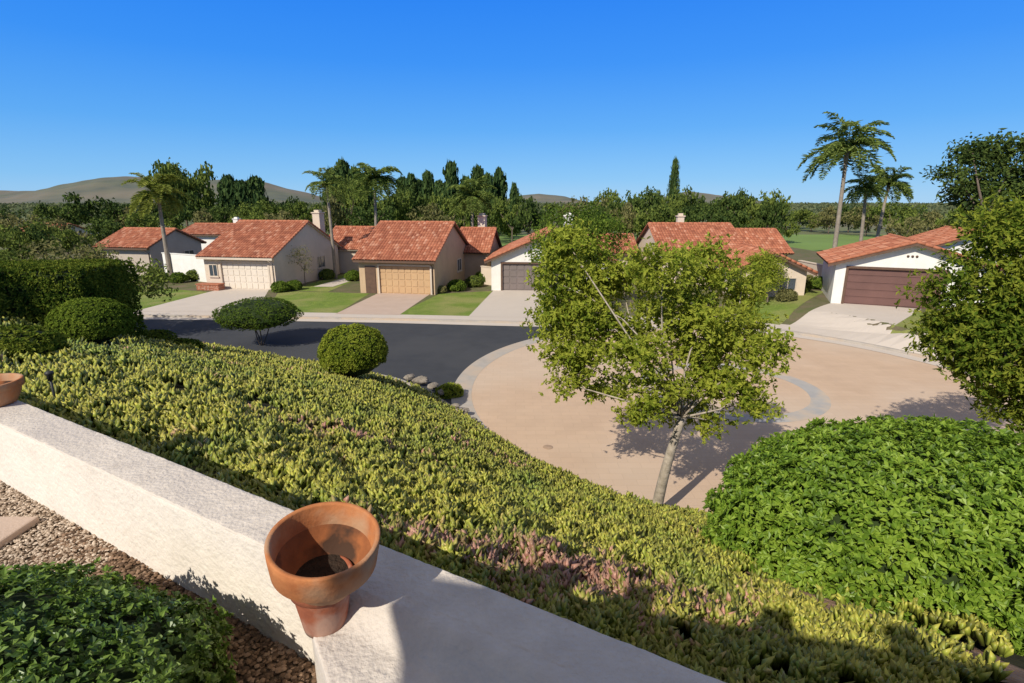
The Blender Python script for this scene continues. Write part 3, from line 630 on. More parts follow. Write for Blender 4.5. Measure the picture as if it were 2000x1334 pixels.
def hedge_box(hx, hy, h, n):
    P_ = []; N_ = []
    q = rng.random((n, 2))*2-1; P_.append(np.stack([q[:, 0]*hx, np.full(n, -hy), (q[:, 1]+1)/2*h], 1)); N_.append(np.tile([0, -1, .25], (n, 1)))
    q = rng.random((n, 2))*2-1; P_.append(np.stack([q[:, 0]*hx, q[:, 1]*hy, np.full(n, h)], 1)); N_.append(np.tile([0, 0, 1.], (n, 1)))
    m2 = n//3; q = rng.random((m2, 2))*2-1; P_.append(np.stack([np.full(m2, hx), q[:, 0]*hy, (q[:, 1]+1)/2*h], 1)); N_.append(np.tile([1., 0, .2], (m2, 1)))
    P_ = np.concatenate(P_); N_ = np.concatenate(N_)
    return P_+unit(N_)*(lump(P_, 3, 1.4)*.08)[:, None], unit(N_+rng.normal(size=N_.shape)*.4)
C, A = hedge_box(5.0, .95, 2.22, 5600); V, Fc = rosettes(C, A, 7, .08, .038)
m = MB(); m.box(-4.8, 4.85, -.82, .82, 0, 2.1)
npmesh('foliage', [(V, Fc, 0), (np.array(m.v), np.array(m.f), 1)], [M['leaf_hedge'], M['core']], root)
for i, (px, py, rr, lab) in enumerate([(25, 700, .45, 'dark leafy shrub beyond the left pot, nearest the frame edge'), (300, 672, .45, 'dark low shrub right of the dome shrub'), (355, 684, .35, 'low dark green shrub spreading right of the hedge end')]):
    b = ray_terrain(px, py); shrub('ground_shrub', lab, b, rr*1.5, rr, rr*.5, 'leaf_hedge', 500, 7, .07, .03, amp=.15)

# ---------------------------------------------------------------- ice plant
N = 190000
r = np.exp(rng.uniform(np.log(1.25), np.log(27), N)); a = rng.uniform(R(-50), R(48), N)
x = r*np.sin(a); y = r*np.cos(a); s = WN[0]*x+WN[1]*y-S0; yt = np.interp(x, TX, TY)
pos = np.stack([x, y, np.zeros(N)], 1)
bare = lump(pos, 21, 1.3)+.6*lump(pos, 22, 7)
du = (x-DC[0])*math.cos(DA)+(y-DC[1])*math.sin(DA); dv = -(x-DC[0])*math.sin(DA)+(y-DC[1])*math.cos(DA)
dirt = (du/(DH*.97))**2+(dv/(DV*.92))**2+.3*lump(pos, 61, 5)
keep = (s > .14) & (yt-y > .05) & (bare > -.80) & ((dirt > 1) | (rng.random(N) < .04)) & ~((x < -8) & (y < 12.3) & (rng.random(N) < .8)) & (x > -19)
pos = pos[keep]; r = r[keep]; s = s[keep]; n = len(pos)
mound = .06*lump(pos, 31, 1.6)+.08*lump(pos, 32, 5)+.06*lump(pos, 33, 13)
pos[:, 2] = ht(pos[:, 0], pos[:, 1])+np.clip(mound, -.08, .24)
gz = np.exp(-(((pos[:, 0]-.65)/1.2)**2+((pos[:, 1]-2.45)/.8)**2))
patch = np.clip(.14+.25*lump(pos, 41, .8)+.26*lump(pos, 42, 3.5)+.42*gz-.6*np.clip(mound, -.1, .2), 0, 1)
green = np.clip(.16+.38*lump(pos, 43, 1.1)+.38*lump(pos, 44, 4)+.65*sm((-3.5-pos[:, 0])/5)*sm((14-pos[:, 1])/5)+.3*np.exp(-(s/.7)**2)-1.6*np.clip(mound, -.1, .2), 0, 1)  # upper-left shade put into the colour as darker green, over random variation
hgt = (.074+.0050*r)*rng.uniform(.55, 1.3, n); wd = (.0130+.0014*r)*rng.uniform(.8, 1.2, n)
lean = rng.normal(size=(n, 3))*.25; lean[:, 2] = 1; lean = unit(lean)
u = unit(np.cross(lean, rdir(n))); v = np.cross(lean, u)
Vv = []
for k in range(3):
    an = 2*math.pi*k/3; e_ = u*math.cos(an)+v*math.sin(an); Vv.append(pos+e_*wd[:, None]*.7)
for k in range(3):
    an = 2*math.pi*k/3; e_ = u*math.cos(an)+v*math.sin(an); Vv.append(pos+e_*wd[:, None]+lean*hgt[:, None]*.68)
bend = rng.normal(size=(n, 3))*.12; bend[:, 2] = 0
Vv.append(pos+(lean+bend)*hgt[:, None])
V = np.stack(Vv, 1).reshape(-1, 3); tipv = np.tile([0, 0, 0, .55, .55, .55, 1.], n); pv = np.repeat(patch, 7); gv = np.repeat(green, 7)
b0 = np.arange(n)[:, None]*7
q = np.concatenate([b0+np.array([[k, (k+1) % 3, 3+(k+1) % 3, 3+k]]) for k in range(3)]); t3 = np.concatenate([b0+np.array([[3+k, 3+(k+1) % 3, 6]]) for k in range(3)])
me = bpy.data.meshes.new('ice_plant'); me.vertices.add(len(V)); me.vertices.foreach_set('co', V.astype(np.float32).ravel())
idx = np.concatenate([q.ravel(), t3.ravel()]); me.loops.add(len(idx)); me.loops.foreach_set('vertex_index', idx.astype(np.int32))
st = np.concatenate([np.arange(len(q))*4, len(q)*4+np.arange(len(t3))*3]); to = np.concatenate([np.full(len(q), 4), np.full(len(t3), 3)])
me.polygons.add(len(st)); me.polygons.foreach_set('loop_start', st.astype(np.int32)); me.polygons.foreach_set('loop_total', to.astype(np.int32))
me.polygons.foreach_set('use_smooth', np.full(len(st), True))
for k_, v_ in (('tip', tipv), ('patch', pv), ('green', gv)): at = me.attributes.new(k_, 'FLOAT', 'POINT'); at.data.foreach_set('value', v_.astype(np.float32))
me.update(calc_edges=True); me.materials.append(M['ice'])
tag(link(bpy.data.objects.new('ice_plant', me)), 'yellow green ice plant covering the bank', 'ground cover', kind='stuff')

# ---------------------------------------------------------------- garden wall
wd_ = Vector((.872, -.489, 0)).normalized(); wn = Vector((.489, .872, 0)).normalized(); ZT = 5.88
TH = .2; RC = .007
prof = []
for (a, z) in [(0, -1.2), (0, -.5), (0, -.1), (0, -.02)]: prof.append((a, z, 0))
for k in range(4): an = R(90*k/3); prof.append((-RC+RC*math.cos(an), -RC+RC*math.sin(an), 1))
for k in range(1, 12): prof.append((-RC-(TH-2*RC)*k/12, 0, 1))
for k in range(4): an = R(90+90*k/3); prof.append((-TH+RC+RC*math.cos(an), -RC+RC*math.sin(an), 1))
for z in np.linspace(-.02, -.5, 24): prof.append((-TH, z, 0))
L0, L1, st_ = -9.0, 4.5, .02; nn = int((L1-L0)/st_); m_ = len(prof)
tt = np.repeat(L0+np.arange(nn+1)*st_, m_); pa = np.tile([p[0] for p in prof], nn+1); pz = np.tile([p[1] for p in prof], nn+1); pt = np.tile([p[2] for p in prof], nn+1)
q3 = np.stack([tt, pa*1.0, pz], 1)
d = .0018*lump(q3, 51, 9)+.0016*lump(q3, 52, 34)+rng.normal(size=len(tt))*.0009
wnn = np.array([wn.x, wn.y]); wdd = np.array([wd_.x, wd_.y])
xy = wnn[None]*(S0+pa+np.where(pt == 1, 0, np.sign(pa+.01))*d)[:, None]+wdd[None]*tt[:, None]
V = np.concatenate([xy, (ZT+pz+np.where(pt == 1, d, 0))[:, None]], 1)
fs = []; mi = []
for i in range(nn):
    for j in range(m_-1): a = i*m_+j; fs.append((a, a+m_, a+m_+1, a+1)); mi.append(1 if prof[j][2] and prof[j+1][2] else 0)
fs = np.array(fs); mi = np.array(mi)
me = bpy.data.meshes.new('garden_wall'); me.from_pydata(V.tolist(), [], fs.tolist()); me.materials.append(M['stucco_white']); me.materials.append(M['stucco_top'])
me.polygons.foreach_set('material_index', mi.tolist()); me.polygons.foreach_set('use_smooth', [True]*len(fs)); me.update()
tag(link(bpy.data.objects.new('garden_wall', me)), 'low white stucco garden wall with rough flat top crossing the foreground', 'wall')
def wl(x): return (S0-TH)/.872-.5608*x
zl = ZT-.050
# broad haunch of stucco running out from the wall top: fine uneven grid, no step against the wall
E0 = [(-.657, 1.47), (-.60, 1.345), (-.551, 1.242), (-.476, 1.12), (-.36, .92), (-.10, .62), (.35, .33), (1.6, -.35), (2.2, -.70)]
na, nb_ = 190, 34; cum = [0]
for i in range(1, len(E0)): cum.append(cum[-1]+math.hypot(E0[i][0]-E0[i-1][0], E0[i][1]-E0[i-1][1]))
vs = []; fs = []
for i in range(na+1):
    t = i/na*cum[-1]; ex = np.interp(t, cum, [p[0] for p in E0]); ey = np.interp(t, cum, [p[1] for p in E0])
    wx = -.657+(i/na)*(2.3+.657)+.030; wy = wl(wx)+.045; wx2 = wx
    Lr = max(math.hypot(ex-wx2, ey-wy), .02)
    for j in range(nb_+1):
        v = j/nb_; dd = v*Lr; vs.append([wx2*(1-v)+ex*v, wy*(1-v)+ey*v, ZT+.004-.054*float(sm((dd-.03)/.12))-.02*float(sm((dd-.2)/.5))])
    zt = vs[-1][2]
    for z in (zt-.006, zt-.05, zt-.2, 5.3): vs.append([ex, ey-.005, z])
V = np.array(vs); top = np.array([(k % (nb_+5)) <= nb_ for k in range(len(V))]); V[:, 2] += np.where(top, .0018*lump(V, 71, 10)+.0014*lump(V, 72, 40)+rng.normal(size=len(V))*.0007, 0)
mm = nb_+5
for i in range(na):
    for j in range(mm-1): a = i*mm+j; fs.append((a, a+1, a+mm+1, a+mm))
tag(npmesh('wall_ledge', [(V, np.array(fs), 0)], [M['stucco_top']], smooth=True), 'broad stucco ledge flowing from the garden wall top under the stacked pots', 'wall')
m = MB(); ys_ = [(-7, wl(-7)-.004), (1.5, wl(1.5)-.004), (1.5, -2), (-7, -2)]
m.add([(x, y, 5.486) for x, y in ys_], [(0, 3, 2, 1)]); tag(m.build('garden_bed', M['yard']), 'brown garden soil inside the wall', 'ground', kind='structure')
def pot(label, loc, parts, rot=(0, 0, 0), sc=1):
    root = thing('flower_pot', label, 'flower pot', loc); root.rotation_euler = rot; root.scale = (sc, sc, sc)
    for nm, prof, mats in parts:
        m = MB(); m.lathe(prof, 64, 0, wob=.004); m.build(nm, M[mats], root)
    return root
pc = W(636, 1212, (H-zl)/(SP+(1212-667)/F*CP))
pot('small stained terracotta pot standing on the wall ledge under the wide pot', (pc.x, pc.y, zl+.002), [
    ('rim', [(.070, .100), (.076, .150), (.080, .155), (.086, .156), (.088, .152), (.086, .113), (.079, .110)], 'terra_low'),
    ('body', [(.079, .110), (.066, .03), (.062, .004), (.059, -.012), (.003, -.012)], 'terra_low'),
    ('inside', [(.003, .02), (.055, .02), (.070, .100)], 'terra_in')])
pot('large wide rimmed terracotta pot tilted in the top of the smaller pot', (pc.x+.010, pc.y+.003, zl+.114), [
    ('rim', [(.126, .112), (.135, .174), (.137, .178), (.146, .179), (.149, .176), (.147, .150), (.140, .092), (.137, .088), (.124, .086)], 'terra'),
    ('inside', [(.060, .028), (.085, .034), (.104, .070), (.126, .112)], 'terra_in'),
    ('soil', [(.003, .040), (.05, .038), (.088, .034)], 'pot_soil'),
    ('body', [(.124, .086), (.103, .050), (.086, .022), (.070, -.002), (.065, -.006), (.003, -.006)], 'terra')], (R(8), R(6), 0))
pp = wn*(S0-.1); kx_ = (-2.97-pp.x)/wd_.x; pl = pp+wd_*kx_
pot('shallow terracotta bowl on the garden wall at the left edge', (pl.x, pl.y, ZT+.004), [
    ('rim', [(.115, .085), (.12, .115), (.124, .121), (.134, .122), (.137, .118), (.135, .085), (.126, .082)], 'terra'),
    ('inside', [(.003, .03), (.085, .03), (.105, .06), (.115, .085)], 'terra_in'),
    ('body', [(.126, .082), (.112, .04), (.095, .004), (.09, 0), (.003, 0)], 'terra')], sc=1.12)
b = ray_terrain(112, 800); o = thing('garden_stake_light', 'slim black garden stake light on the bank behind the left pot', 'garden light', b)
m = MB(); m.tube([(0, 0, -.05), (0, 0, .30)], .010, 8); m.build('post', M['dark_metal'], o); m = MB(); m.lathe([(.003, .36), (.03, .35), (.034, .33), (.022, .32), (.02, .27), (.003, .27)], 16); m.build('lamp_head', M['dark_metal'], o)
def scatter_stones(name, label, mat, n, fx, size, squash=.6, cat='gravel'):
    ico = np.array([(1, 0, 0), (-1, 0, 0), (0, 1, 0), (0, -1, 0), (0, 0, 1), (0, 0, -1)], float)
    tri = np.array([(0, 2, 4), (2, 1, 4), (1, 3, 4), (3, 0, 4), (2, 0, 5), (1, 2, 5), (3, 1, 5), (0, 3, 5)])
    vv = [tuple(v) for v in ico]; ff = []
    for a, b, c in tri:
        ab = len(vv); vv += [tuple(unit(np.array([ico[a]+ico[b]]))[0]), tuple(unit(np.array([ico[b]+ico[c]]))[0]), tuple(unit(np.array([ico[c]+ico[a]]))[0])]
        ff += [(a, ab, ab+2), (ab, b, ab+1), (ab+2, ab+1, c), (ab, ab+1, ab+2)]
    vv = np.array(vv); ff = np.array(ff); pts = fx(n); n = len(pts)
    sz = size*rng.uniform(.5, 1.4, (n, 1, 1)); sc = rng.uniform(.6, 1.3, (n, 1, 3)); sc[:, :, 2] *= squash; an = rng.uniform(0, 6.28, n)
    q = vv[None]*sc*sz; cx, sx = np.cos(an)[:, None], np.sin(an)[:, None]
    V = np.stack([q[..., 0]*cx-q[..., 1]*sx, q[..., 0]*sx+q[..., 1]*cx, q[..., 2]], -1)+pts[:, None]
    Fc = (ff[None]+np.arange(n)[:, None, None]*len(vv)).reshape(-1, 3)
    return tag(npmesh(name, [(V.reshape(-1, 3), Fc, 0, np.repeat(rng.random(n), len(ff)))], [M[mat]], smooth=True, fattr='rnd'), label, cat, kind='stuff')
def inner(n, x0, x1, d0, d1):
    x = rng.uniform(x0, x1, n); y = wl(x)-rng.uniform(d0, d1, n)*1.15; return np.stack([x, y, np.full(n, 5.49)+rng.uniform(0, .008, n)], 1)
scatter_stones('gravel', 'small tan pebbles at the foot of the white wall', 'pebble', 15000, lambda n: inner(n, -4.0, -1.75, .0, .6), .0066)
scatter_stones('mulch', 'brown bark mulch along the foot of the wall', 'chips', 14000, lambda n: inner(n, -2.1, -.3, .0, .8), .0085, .35, 'mulch')
o = MB().box(-3.3, -2.30, 1.2, 2.32, 5.488, 5.525).build('paving_slab', M['concrete_pink'], bevel=.01); tag(o, 'pinkish paving slab at the left edge beside the gravel', 'paving')
for i, (px, py, s_, lab) in enumerate([(822, 742, .32, 'largest rock by the kerb under the ball shrub'), (846, 752, .24, 'second rock along the kerb'), (862, 764, .2, 'small rock third along the kerb'), (905, 800, .2, 'rock on the kerb beside the young shrub'), (800, 735, .24, 'rock tucked beneath the ball shrub'), (925, 818, .16, 'small rock on the kerb nearest the turning circle'), (890, 790, .16, 'small rock just left of the young shrub')]):
    b = P(px, py, .25); v, f = ell_blob((0, 0, 0), (s_, s_*.7, s_*.5), 8); v = v*(1+.26*lump(v/s_, i+3, 3.6)+rng.uniform(-.05, .05, len(v)))[:, None]
    o = npmesh('rock', [(v, f, 0)], [M['rock']], smooth=False); o.location = (b.x, b.y, .2+s_*.05); o.rotation_euler = (0, 0, i); tag(o, lab, 'rock')
b = P(1070, 874, 0); o = thing('manhole_cover', 'small round brownish cover set in the tan paving', 'cover', (b.x, b.y, .012)); m = MB(); m.lathe([(.002, .006), (.14, .006), (.15, .003), (.15, 0)], 32); m.build('lid', M['cover'], o)

o = thing('own_house', 'stucco house corner with tiled eave behind the viewer', 'house', (0, 0, 5.48))
ev = Vector((.976, -.218, 0)); nv_ = Vector((-.218, -.976, 0)); e0 = Vector((-1.80, -.84, 0))
def EP(a, b, z): p = e0+ev*a+nv_*b; return (p.x, p.y, z)
m = MB(); m.prism([EP(0, 0, 2.42), EP(6, 0, 2.42), EP(6, 4, 4.0), EP(0, 4, 4.0)], (0, 0, .12)); m.build('eave', M['trim_brown'], o)
s1 = (EP(0, -.03, 2.56), EP(6, -.03, 2.56), EP(6, 4, 4.16), EP(0, 4, 4.16)); npmesh('roof', [tile_roof(*s1)], [M['roof']], o, fattr='rnd')
for k in range(3):
    a0 = .25+k*.62; m = MB(); m.prism([EP(a0, -.16, 2.42), EP(a0+.14, -.16, 2.42), EP(a0+.14, .0, 2.42), EP(a0, .0, 2.42)], (0, 0, .14)); m.build('rafter_end', M['trim_brown'], o)
m = MB(); m.prism([EP(.5, .6, 0), EP(5.8, .6, 0), EP(5.8, .8, 0), EP(.5, .8, 0)], (0, 0, 2.6)); m.build('wall', M['stucco_white'], o)

# ---------------------------------------------------------------- palms
def palm(label, crown, base, zc, fl, lm='palm', nf=22, tr=.17, group=None, lw=.04):
    b = W(base[0], base[1], zc); b.z = min(b.z, .12); L = fl*zc/F
    Yp = (667-crown[1])/F; z2 = b.y/(CP+Yp*SP); c = W(crown[0], crown[1], z2)
    root = thing('palm_tree', label, 'palm tree', b, group=group); top = c-b
    m = MB(); n = 14; pts = [Vector((top.x*(i/n)**1.3, top.y*(i/n)**1.5, -.2+(top.z+.2)*i/n)) for i in range(n+1)]
    m.tube(pts, [tr*(1.35 if i == 0 else 1.05-.35*i/n) for i in range(n+1)], 10); m.tube([top-Vector((0, 0, L*.28)), top-Vector((0, 0, .05))], [tr*.8, tr*1.1], 10)
    m.build('trunk', M['palm_bark'], root)
    Cs, Ns, Ts, Ls = [], [], [], []; rach = MB()
    for i in range(nf):
        az = i*2.399+random.uniform(-.2, .2); el = R(random.uniform(58, 80)) if i < nf*.3 else R(random.uniform(0, 55)); l = L*random.uniform(.9, 1.2)
        h = Vector((math.cos(az), math.sin(az), 0)); p = top.copy(); d = h*math.cos(el)+Vector((0, 0, math.sin(el))); ns = 16; pts = [p.copy()]
        for k in range(ns):
            p = p+d*(l/ns); pts.append(p.copy()); d = (d+Vector((0, 0, -.12-.07*k/ns))).normalized()
            side = d.cross(Vector((0, 0, 1))).normalized(); ll = l*.24*math.sin(math.pi*min(1, (k+2.5)/(ns+3)))+.06
            for sgn in (-1, 1):
                for q in range(3):
                    t_ = (side*sgn*random.uniform(.6, 1)+d*.7+Vector((0, 0, random.uniform(-.9, 0)))).normalized(); st0 = p-d*(l/ns)*q/3
                    Cs.append(st0+t_*ll/2); Ts.append(t_); Ns.append(Vector((random.uniform(-.5, .5), random.uniform(-.5, .5), 1))); Ls.append(ll)
        rach.tube(pts[::3], [.035*L/3, .03*L/3, .025*L/3, .02*L/3, .015*L/3, .008*L/3][:len(pts[::3])], 4)
    V, Fc = leaves(np.array(Cs), np.array(Ns), np.array(Ts), np.array(Ls), np.full(len(Ls), lw*L), .1)
    npmesh('fronds', [(V, Fc, 0), (np.array(rach.v), np.array([f for f in rach.f if len(f) == 4]), 0)], [M[lm]], root)
    return root
palm('yellowing palm at the left in front of the beige house', (308, 380), (334, 548), 50, 60, 'palm_dry', 32, .2, lw=.05)
palm('slim palm with drooping fronds between the cream and tan houses', (638, 362), (656, 542), 50, 48, 'palm', 16, .15)
palm('palm with feathery crown behind the tan house roof', (732, 350), (735, 480), 66, 56, 'palm', 30, .2, lw=.045)
palm('short thin palm at the right end of the tan house roof', (922, 386), (924, 540), 54, 54, 'palm', 28, .17, lw=.05)
palm('tallest palm, at the right above the brown garage', (1655, 292), (1628, 500), 64, 86, 'palm', 26, .26, lw=.042)
palm('lower left palm of the pair beside the tallest palm', (1692, 370), (1678, 500), 66, 46, 'palm', 26, .22, lw=.05)
palm('lower right palm of the pair beside the tallest palm', (1736, 360), (1706, 500), 70, 52, 'palm', 26, .22, lw=.05)

# ---------------------------------------------------------------- far trees
def proto_broad(seed, lm, ncl=80, nl=26, sh=.4, wide=1.0):
    random.seed(seed); bl = [(random.uniform(-.55, .55)*wide, random.uniform(-.55, .55)*wide, random.uniform(.34, .82), random.uniform(.26, .46), random.uniform(.26, .46), random.uniform(.13, .24)) for i in range(8)]
    (V, Fc), C = crown_cloud(bl, ncl, nl, .07, .09, .06, shell=sh, flat=.55)
    m = MB(); limb(m, (0, 0, 0), (0, 0, .4), .03, .02, .05)
    for b in bl: limb(m, (0, 0, .32), b[:3], .015, .005, .2, 4, 5)
    cm = npmesh('crown', [(V, Fc, 0)], [M[lm]]); tm = m.build('trunk', M['bark'])
    a, b = cm.data, tm.data; bpy.data.objects.remove(cm); bpy.data.objects.remove(tm); return a, b
def proto_conifer(seed, lm, norfolk=False):
    random.seed(seed); C = []; A = []
    lay = 22 if not norfolk else 15
    for i in range(lay):
        z = .12+.88*i/lay; rad = ((1-z)**.5*.85*random.uniform(.55, 1.25)+.08) if not norfolk else (1-z)**.6*1.0+.05
        nb = 9 if not norfolk else 7
        for k in range(nb):
            az = random.uniform(0, 6.28) if not norfolk else k*6.28/nb+i; rk = rad*random.uniform(.5, 1.35) if not norfolk else rad
            for q in range(6 if not norfolk else 8):
                rr = rk*(q+1)/7; C.append((rr*math.cos(az), rr*math.sin(az), z-rr*.05+random.uniform(-.02, .02))); A.append((math.cos(az)*.5, math.sin(az)*.5, .6))
    C = np.array(C); A = np.array(A); k = 4
    c = np.repeat(C, k, 0)+rng.normal(size=(len(C)*k, 3))*np.array([.09, .09, .016]); nrm = np.repeat(A, k, 0)+rdir(len(c))*.7
    V, Fc = leaves(c, nrm, rdir(len(c))*np.array([1, 1, .3]), .2 if not norfolk else .13, .10 if not norfolk else .05)
    m = MB(); m.tube([(0, 0, 0), (0, 0, .97)], [.06, .01], 6)
    cm = npmesh('crown', [(V, Fc, 0)], [M[lm]]); tm = m.build('trunk', M['bark']); a, b = cm.data, tm.data; bpy.data.objects.remove(cm); bpy.data.objects.remove(tm); return a, b
PR = {'dark': [proto_broad(s, 'leaf_dark') for s in (1, 2, 3)], 'mid': [proto_broad(s, 'leaf_mid') for s in (4, 5, 6)], 'olive': [proto_broad(s, 'leaf_olive', 60, 20) for s in (7, 8)],
      'wisp': [proto_broad(9, 'leaf_mid', 90, 24, .5)], 'con': [proto_conifer(s, 'leaf_conifer') for s in (11, 12, 14)], 'nor': [proto_conifer(13, 'leaf_conifer', True)]}
KN = {'dark': ('dark_tree', 'dark green spreading tree'), 'mid': ('leafy_tree', 'mid green spreading tree'), 'olive': ('olive_tree', 'olive brown spreading tree'), 'wisp': ('eucalyptus_tree', 'tall loose crowned eucalyptus'), 'con': ('conifer_tree', 'dark conifer'), 'nor': ('norfolk_pine', 'lone slim layered pine')}
def far_tree(px, top, hw, zc, kind, where, group=None):
    t_ = W(px, top, zc); h = t_.z+.3; w_ = hw*zc/F; nm, lb = KN[kind]
    cr, tk = random.choice(PR[kind])
    root = thing(nm, lb+' '+where, 'tree', (t_.x, t_.y, -.1), random.uniform(0, 6.28), group)
    sw = w_/(1.0 if kind in ('con', 'nor') else .82)
    root.scale = (sw, sw, h/(1.0 if kind in ('con', 'nor') else .97))
    link(bpy.data.objects.new('crown', cr), root); link(bpy.data.objects.new('trunk', tk), root)
random.seed(77)
zones = [
 ('in the belt at the far left', [(25, 415, 50, 95, 'olive'), (75, 402, 40, 120, 'mid'), (130, 392, 45, 110, 'dark'), (195, 382, 58, 100, 'dark'), (250, 408, 40, 100, 'olive'), (35, 438, 60, 62, 'mid'), (120, 430, 60, 66, 'olive'), (215, 428, 45, 75, 'dark'), (-30, 400, 60, 100, 'dark'), (385, 366, 40, 110, 'mid'), (155, 450, 40, 57, 'mid'), (300, 416, 50, 90, 'mid'), (75, 446, 45, 58, 'dark'), (330, 378, 50, 100, 'dark'), (-5, 452, 45, 55, 'mid')]),
 ('behind the cream house', [(430, 398, 45, 100, 'dark'), (500, 396, 50, 100, 'mid'), (560, 388, 45, 110, 'dark'), (600, 398, 40, 100, 'mid'), (400, 410, 40, 90, 'olive'), (470, 414, 50, 85, 'mid'), (540, 408, 50, 88, 'olive')]),
 ('behind the tan house', [(680, 350, 42, 100, 'mid'), (760, 376, 45, 95, 'mid'), (820, 372, 45, 100, 'dark'), (880, 382, 42, 95, 'mid'), (850, 400, 60, 90, 'olive'), (945, 388, 38, 95, 'dark'), (790, 362, 32, 120, 'dark'), (720, 396, 50, 90, 'dark'), (905, 366, 35, 110, 'dark'), (970, 376, 35, 105, 'mid'), (650, 384, 40, 95, 'olive')]),
 ('in the belt above the white gable', [(1032, 386, 42, 80, 'dark'), (1090, 398, 45, 100, 'mid'), (1140, 378, 50, 100, 'olive'), (1190, 374, 40, 110, 'mid'), (1170, 402, 50, 85, 'dark'), (1215, 392, 45, 90, 'olive'), (1000, 392, 40, 90, 'mid')]),
 ('behind the wide orange roof', [(1250, 370, 50, 95, 'dark'), (1310, 366, 45, 100, 'mid'), (1365, 384, 50, 100, 'dark'), (1425, 372, 45, 95, 'dark'), (1480, 373, 50, 95, 'mid'), (1508, 386, 35, 90, 'dark'), (1290, 398, 50, 85, 'mid'), (1400, 398, 60, 85, 'dark'), (1535, 400, 30, 95, 'mid')]),
 ('across the fairway near the right palms', [(1590, 410, 38, 135, 'mid'), (1625, 404, 36, 125, 'olive'), (1665, 398, 40, 130, 'dark'), (1700, 402, 45, 115, 'olive'), (1745, 394, 50, 105, 'mid'), (1790, 404, 42, 110, 'dark'), (1830, 412, 40, 95, 'olive'), (1565, 416, 30, 150, 'dark'), (1865, 412, 45, 90, 'mid'), (1960, 410, 60, 80, 'dark'), (1775, 420, 40, 80, 'olive')]),
]
for wh, lst in zones:
    for (px, tp, hw, zc, kd) in lst: far_tree(px, tp, hw, zc, kd, wh, 'trees in the belt beyond the houses')
far_tree(345, 304, 64, 105, 'wisp', 'rising above the left palm')
for (px, tp, hw) in [(445, 348, 34), (470, 358, 32), (497, 350, 36)]: far_tree(px, tp, hw, 105, 'con', 'of the clump above the cream house left end', 'conifers above the cream house')
for (px, tp, hw) in [(645, 334, 26), (668, 318, 30), (692, 332, 28), (785, 350, 26), (803, 345, 26), (835, 340, 25), (858, 358, 26), (880, 322, 32), (908, 350, 26), (932, 330, 28), (953, 344, 24), (975, 334, 25), (1004, 362, 16), (818, 356, 25), (715, 342, 26)]:
    far_tree(px, tp, hw, random.uniform(112, 130), 'con', 'in the row above the tan house', 'row of conifers above the tan house')
far_tree(1320, 309, 16, 130, 'nor', 'standing above the tree belt right of centre')
b = W(1905, 470, 47); b.z = .5
bl = pb([(1870, 340, 45, 30), (1930, 300, 55, 32), (2000, 300, 60, 38), (1890, 385, 45, 28), (1960, 360, 70, 40), (2030, 380, 60, 45), (1935, 420, 50, 22), (1900, 300, 30, 18)], 47)
big_tree('pine_tree', 'large dark spreading pine at the upper right beyond the roofs', b, W(1925, 430, 47), bl, 'leaf_dark', 'bark', 240, 45, .45, .42, .2, .35, shell=.3, twigs=30)
gs = [(548, 570, .55, 'leaf_top', 'dark clipped shrub at the right corner of the cream garage'), (575, 566, .5, 'leaf_top', 'dark shrub second along from the cream garage corner'), (892, 568, .6, 'leaf_top', 'round shrub right of the tan house'), (928, 560, .6, 'leaf_mid', 'shrub in the side garden between tan and white houses'), (945, 553, .7, 'leaf_top', 'shrub against the white gable house'),
      (862, 572, .35, 'leaf_olive', 'small rusty shrub at the tan garage right pier'), (722, 566, .3, 'flower', 'red flowering plant by the tan house entrance'), (738, 570, .25, 'flower', 'small red flowers beside the tan garage door'), (385, 548, .7, 'leaf_mid', 'shrub by the courtyard wall left of cream house'), (350, 552, .6, 'leaf_top', 'tall shrub below the left palm'),
      (1600, 570, .6, 'leaf_top', 'round shrub at left corner of the brown garage'), (1585, 560, .5, 'leaf_olive', 'pale shrub left of the brown garage'), (1560, 575, .6, 'leaf_mid', 'shrub in the bed by the garden wall at right'), (640, 545, .6, 'leaf_mid', 'shrub beside the path behind the cream house'), (690, 548, .6, 'leaf_top', 'shrub left of the tan house'),
      (1535, 590, .5, 'leaf_olive', 'low tan shrub by the lawn left of the brown garage drive'), (310, 552, .7, 'leaf_top', 'dark bush in front of the beige house')]
for px, py, rr, lm, lab in gs:
    p = P(px, py, z1 if px < 1400 else .6); shrub('garden_shrub', lab, (p.x, p.y, float(land(p.x, p.y))), rr*1.15, rr, rr*.8, lm, 260, 7, .16, .08, amp=.12)
for px, tp, rr, lm, lab in [(30, 474, 2.6, 'leaf_mid', 'bushy tree over the hedge at the left edge'), (130, 472, 2.8, 'leaf_olive', 'bushy tree over the hedge second from left'), (205, 484, 2.2, 'leaf_mid', 'bushy tree over the right end of the hedge')]:
    t_ = W(px, tp, 27); b = Vector((t_.x, t_.y, -.1)); bl = [(b.x+random.uniform(-1.6, 1.6), b.y+random.uniform(-1, 1), t_.z-1.5+random.uniform(-1.2, .6), 1.3, 1.2, .9) for i in range(7)]
    big_tree('bushy_tree', lab, b, (b.x, b.y, 2.5), bl, lm, 'bark', 150, 22, .3, .24, .11, .14, twigs=30)

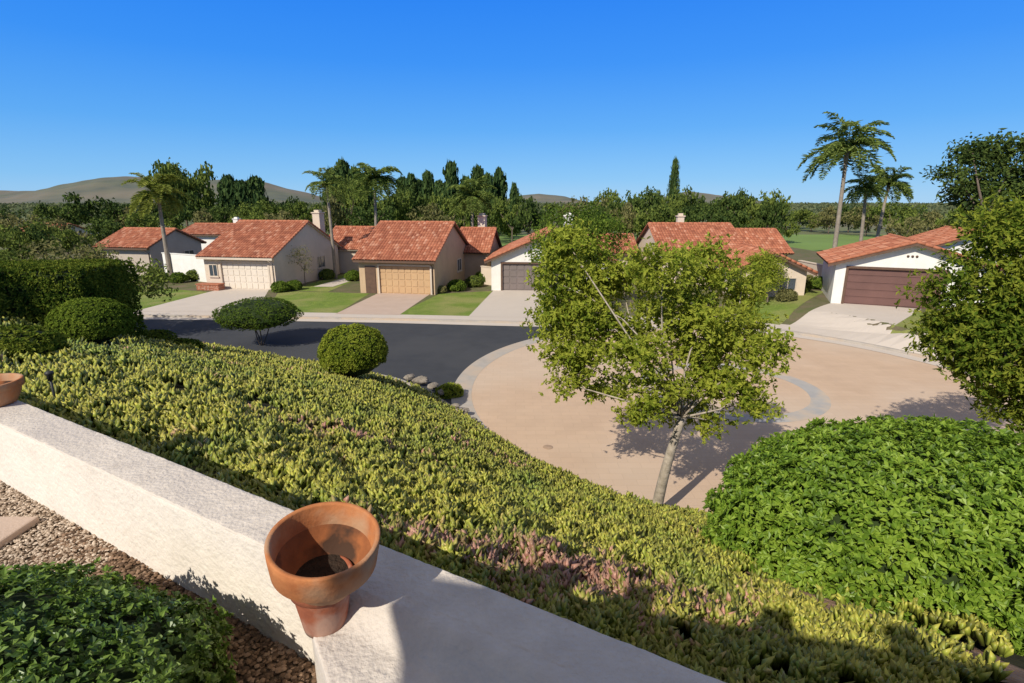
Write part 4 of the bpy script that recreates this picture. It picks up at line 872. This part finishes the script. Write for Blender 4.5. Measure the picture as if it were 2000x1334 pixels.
# distant woodland, one mass
n = 3600; yy = rng.uniform(140, 1400, n)**1.0; xx = rng.uniform(-1.1, 1.1, n)*yy; hh = rng.uniform(2.5, 6.5, n)*(1+.15*np.sin(xx/40))
C = np.stack([xx, yy, hh*.6], 1); k = 14; sc_ = np.repeat(1.6+yy/300, k)
c = np.repeat(C, k, 0)+rng.normal(size=(n*k, 3))*(np.array([[1.6, 1.6, .55]])*sc_[:, None]*.7); c[:, 2] = np.clip(c[:, 2], .2, None)
c[:, 2] = np.minimum(c[:, 2], np.repeat(hh, k))
V, Fc = leaves(c, rdir(n*k)+np.array([0, 0, .5]), rdir(n*k), sc_*.7, sc_*.5)
tag(npmesh('woodland', [(V, Fc, 0)], [M['leaf_hazy']]), 'far wooded valley', 'woodland', kind='stuff')
def hill(label, prof, dist, name='hills', seed=1):
    xs_ = np.linspace(prof[0][0], prof[-1][0], 160); py = np.interp(xs_, [p[0] for p in prof], [p[1] for p in prof]); rows = 26; V = []
    for i, (px, yy_) in enumerate(zip(xs_, py)):
        t_ = W(px, yy_, dist)
        for j in range(rows):
            v = j/(rows-1); d = (1-v)*dist*.35; V.append((t_.x*(1-(1-v)*.12), t_.y-d, max(t_.z, 0)*sm(v)))
    V = np.array(V); V[:, 2] += (lump(V*.004, seed, 4)+.6*lump(V*.012, seed+1, 4))*4*np.tile(np.sin(np.linspace(0, math.pi*.95, rows)), len(xs_))
    i = (np.arange(len(xs_)-1)[:, None]*rows+np.arange(rows-1)[None]).ravel(); Fc_ = np.stack([i, i+rows, i+rows+1, i+1], 1)
    tag(npmesh(name, [(V, Fc_, 0)], [M['hill']], smooth=True), label, 'hill', kind='structure')
hill('long brown hill at the left', [(-200, 385), (0, 372), (60, 374), (110, 372), (160, 358), (220, 348), (260, 345), (320, 350), (400, 352), (450, 352), (520, 356), (560, 368), (600, 376), (650, 392), (700, 400)], 1500)
hill('low hill in the middle', [(960, 400), (1010, 382), (1050, 379), (1100, 384), (1150, 398), (1180, 402)], 1800, seed=5)
hill('low hill right of centre', [(1200, 402), (1270, 390), (1340, 374), (1385, 380), (1430, 392), (1520, 399), (1640, 400), (1760, 398), (1900, 396), (2200, 394)], 1900, seed=9)
